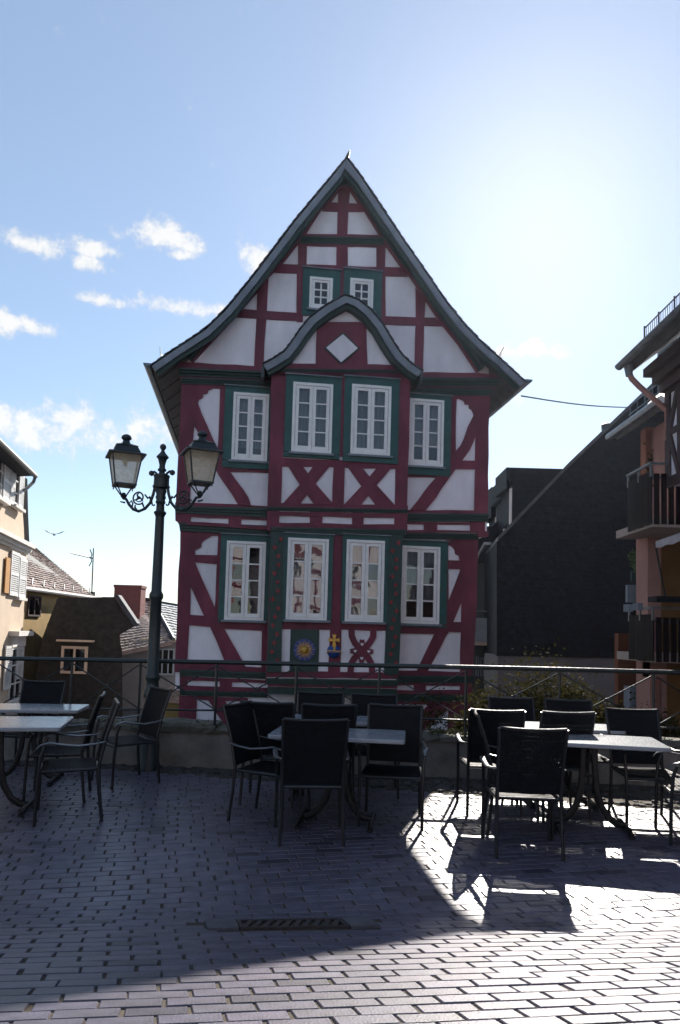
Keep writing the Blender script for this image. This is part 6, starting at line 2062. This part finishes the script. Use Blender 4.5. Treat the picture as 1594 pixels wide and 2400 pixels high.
lw, lc, gr = b['low'], b['lowcol'], b['grey']
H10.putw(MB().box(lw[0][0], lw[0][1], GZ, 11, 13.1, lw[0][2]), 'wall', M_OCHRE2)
H10.putw(MB().box(lc[0][0], lc[0][1], GZ, lc[0][0] + .10, lc[0][1] + .3, lc[0][2]), 'door_jamb', M_ROSE)
H10.putw(MB().box(lc[1][0] - .06, lc[0][1], GZ, lc[1][0] + .02, lc[0][1] + .3, lc[0][2]), 'door_jamb', M_ROSE)
H10.putw(MB().box(lc[0][0], lc[0][1] - .004, lc[0][2] - .28, lc[1][0] + .02, lc[0][1] + .3, lc[0][2]), 'door_head', M_ROSE)
H10.putw(MB().box(lc[0][0] + .10, lc[0][1] + .12, GZ, lc[1][0] - .06, lc[0][1] + .18, lc[0][2] - .28), 'door', M_BROWN)
H10.putw(MB().box(gr[0][0], gr[0][1], GZ, gr[1][0], gr[0][1] + .3, gr[0][2]), 'yard_wall', M_BLUEGREY)


# --- shrubs
def leaf_cloud(center, rad, n_, seed, size=(.035, .075)):
    rg = random.Random(seed)
    mb = MB()
    clumps = [(Vector((rg.gauss(0, .45), rg.gauss(0, .45), rg.gauss(0, .45))), rg.uniform(.16, .38)) for _ in range(26)]
    for i in range(n_):
        c, r_ = rg.choice(clumps)
        p = c + Vector((rg.gauss(0, r_), rg.gauss(0, r_), rg.gauss(0, r_))) * .8
        p = Vector((p.x * rad[0], p.y * rad[1], p.z * rad[2])) + Vector(center)
        d = Vector((rg.gauss(0, 1), rg.gauss(0, 1), rg.gauss(0, .6) + .3)).normalized()
        s = d.orthogonal().normalized()
        s = Matrix.Rotation(rg.uniform(0, 6.28), 3, d) @ s
        l_ = rg.uniform(*size)
        mb.add([p, p + d * l_ * .5 + s * l_ * .28, p + d * l_, p + d * l_ * .5 - s * l_ * .28], [(0, 1, 2, 3)])
    return mb


def shrub(x, y, z0, z1, rad, n_, seed, label):
    r = empty('shrub', (x, y, GZ), 0, label, 'shrub')
    rg = random.Random(seed)
    st = MB()
    for k in range(9):
        a = rg.uniform(0, 6.28)
        rr_ = rg.uniform(.2, .75)
        st.tube([(rg.uniform(-.08, .08), rg.uniform(-.08, .08), 0), (rr_ * .4 * math.cos(a) * rad[0], rr_ * .4 * math.sin(a) * rad[1], (z0 + z1) * .5 - GZ - .3), (rr_ * math.cos(a) * rad[0], rr_ * math.sin(a) * rad[1], z1 - GZ - rg.uniform(0, .3))], [.03, .02, .006], 5)
    st.build('stems', M_TWIG, r, True)
    leaf_cloud((0, 0, (z0 + z1) / 2 - GZ), rad, n_, seed).build('foliage', M_LEAF, r)
    return r


shrub(2.95, 10.2, -.9, .95, (.95, .65, .75), 22000, 5, 'tallest olive brown leafy shrub behind the railing, between two others')
shrub(4.35, 10.6, -.9, .7, (.85, .6, .7), 16000, 9, 'lower dark leafy shrub behind the railing, before the apricot house')
shrub(2.12, 10.35, -.9, .80, (.62, .5, .7), 14000, 21, 'olive brown shrub touching the corner of the timbered house, behind the railing')
ivy = leaf_cloud((6.15, 13.94, 5.1), (.16, .05, .5), 500, 12, (.03, .06))
H10.putw(ivy, 'ivy_foliage', M_LEAF)
pot = leaf_cloud((5.72, 13.55, 3.1), (.16, .12, .22), 700, 14, (.04, .08))
H10.putw(pot, 'foliage', mat('fresh_leaf', (.05, .11, .03), .6, .2, 9, 0, 10, island=.4))

# --- overhead cable, flying bird
c = [Vector(p) for p in b['cable']]
cb = MB()
pts = []
for k in range(25):
    t = k / 24
    p = c[0] + (c[2] - c[0]) * t
    p.z -= .06 * math.sin(math.pi * t)
    pts.append(p)
cb.tube([p - c[0] for p in pts], .016, 5)
ob = cb.build('overhead_cable', mat('cable_green', (.03, .09, .08), .5, .1), None, True)
ob.location = c[0]
tag(ob, 'thin cable slung from the eaves across to the slate roof', 'cable')

bp_ = Vector(D['bird'])
bird = empty('bird', bp_, R(20), 'small dark bird in flight before the clouds', 'bird')
body = MB()
body.tube([(0, .22, -.02), (0, .16, .0), (0, .06, .0), (0, -.08, -.01), (0, -.2, -.03), (0, -.34, -.05)], [.012, .045, .075, .085, .05, .02], 8, squash=(1, .85))
body.add([(-.02, -.28, -.04), (.02, -.28, -.04), (.09, -.46, -.06), (-.09, -.46, -.06)], [(0, 1, 2, 3)])
for s in (-1, 1):
    w_ = [(s * .04, .14, .05), (s * .20, .18, .10), (s * .36, .10, .16), (s * .56, -.10, .24), (s * .40, -.14, .10), (s * .22, -.16, .03), (s * .04, -.18, .00)]
    n0 = [(x_, y_, z_ + .012) for x_, y_, z_ in w_]
    n_ = len(w_)
    body.add(w_ + n0, [tuple(range(n_)), tuple(range(2 * n_ - 1, n_ - 1, -1))] + [(i, i + n_, (i + 1) % n_ + n_, (i + 1) % n_) for i in range(n_)])
body.v = [tuple(Vector(p) * .72) for p in body.v]
body.build('body', mat('bird_plumage', (.02, .022, .026), .7, .2), bird)

# --- sunlit houses on the street behind the viewpoint: only seen mirrored in the window panes
M_PINK = mat('pink_timber', (.36, .11, .10), .7, .12)


def street_house(x, y, w, h, label, mt):
    H = Root('street_house', x, y, 180, label)
    H.put(MB().box(-w / 2, 0, GZ, w / 2, 6, h), 'wall', M_PLASTER)
    H.put(MB().prism([(-w / 2 - .4, h), (w / 2 + .4, h), (0, h + w * .62)], -.3, 6.3), 'roof', M_SLATE)
    for k in range(7):
        x_ = -w / 2 + (w - .2) * k / 6
        H.put(MB().box(x_, -.04, GZ + .4, x_ + .2, .02, h - .01), 'post', mt)
    for z_ in (1.2, 2.6, 4.0, 5.4, h - .25):
        H.put(MB().box(-w / 2, -.046, z_, w / 2, .02, z_ + .22), 'rail', mt)
    for z_ in (1.55, 4.35):
        for k in range(5):
            x_ = -w / 2 + w * (k + .75) / 6.2
            H.window([x_, z_, x_ + .7, z_ + 1.0], .05, 2, 2, M_WHITE, .07)
    return H


street_house(-3.2, -11, 7.5, 6.8, 'sunlit half-timbered street house mirrored in the lower windows, wider one', M_PINK)
street_house(5.2, -10, 7.0, 7.2, 'sunlit half-timbered street house mirrored in the lower windows, taller one', M_RED)

# --- added scattering air that lifts the shade, imitating lens glare
hz = MB().box(-640, -640, -2.75, 640, 940, 16.0).build('veil_haze', None)
hm = bpy.data.materials.new('veil_air')
hm.use_nodes = True
hm.node_tree.nodes.clear()
_ho = hm.node_tree.nodes.new('ShaderNodeOutputMaterial')
_hv = hm.node_tree.nodes.new('ShaderNodeVolumePrincipled')
_hv.inputs['Color'].default_value = (.72, .80, 1.0, 1)
_hv.inputs['Density'].default_value = 0.00016
_hv.inputs['Anisotropy'].default_value = 0.72
hm.node_tree.links.new(_hv.outputs[0], _ho.inputs['Volume'])
hz.data.materials.append(hm)
hz['kind'] = 'stuff'
hz['label'] = 'thin bluish scattering air added over the whole square to imitate lens glare'
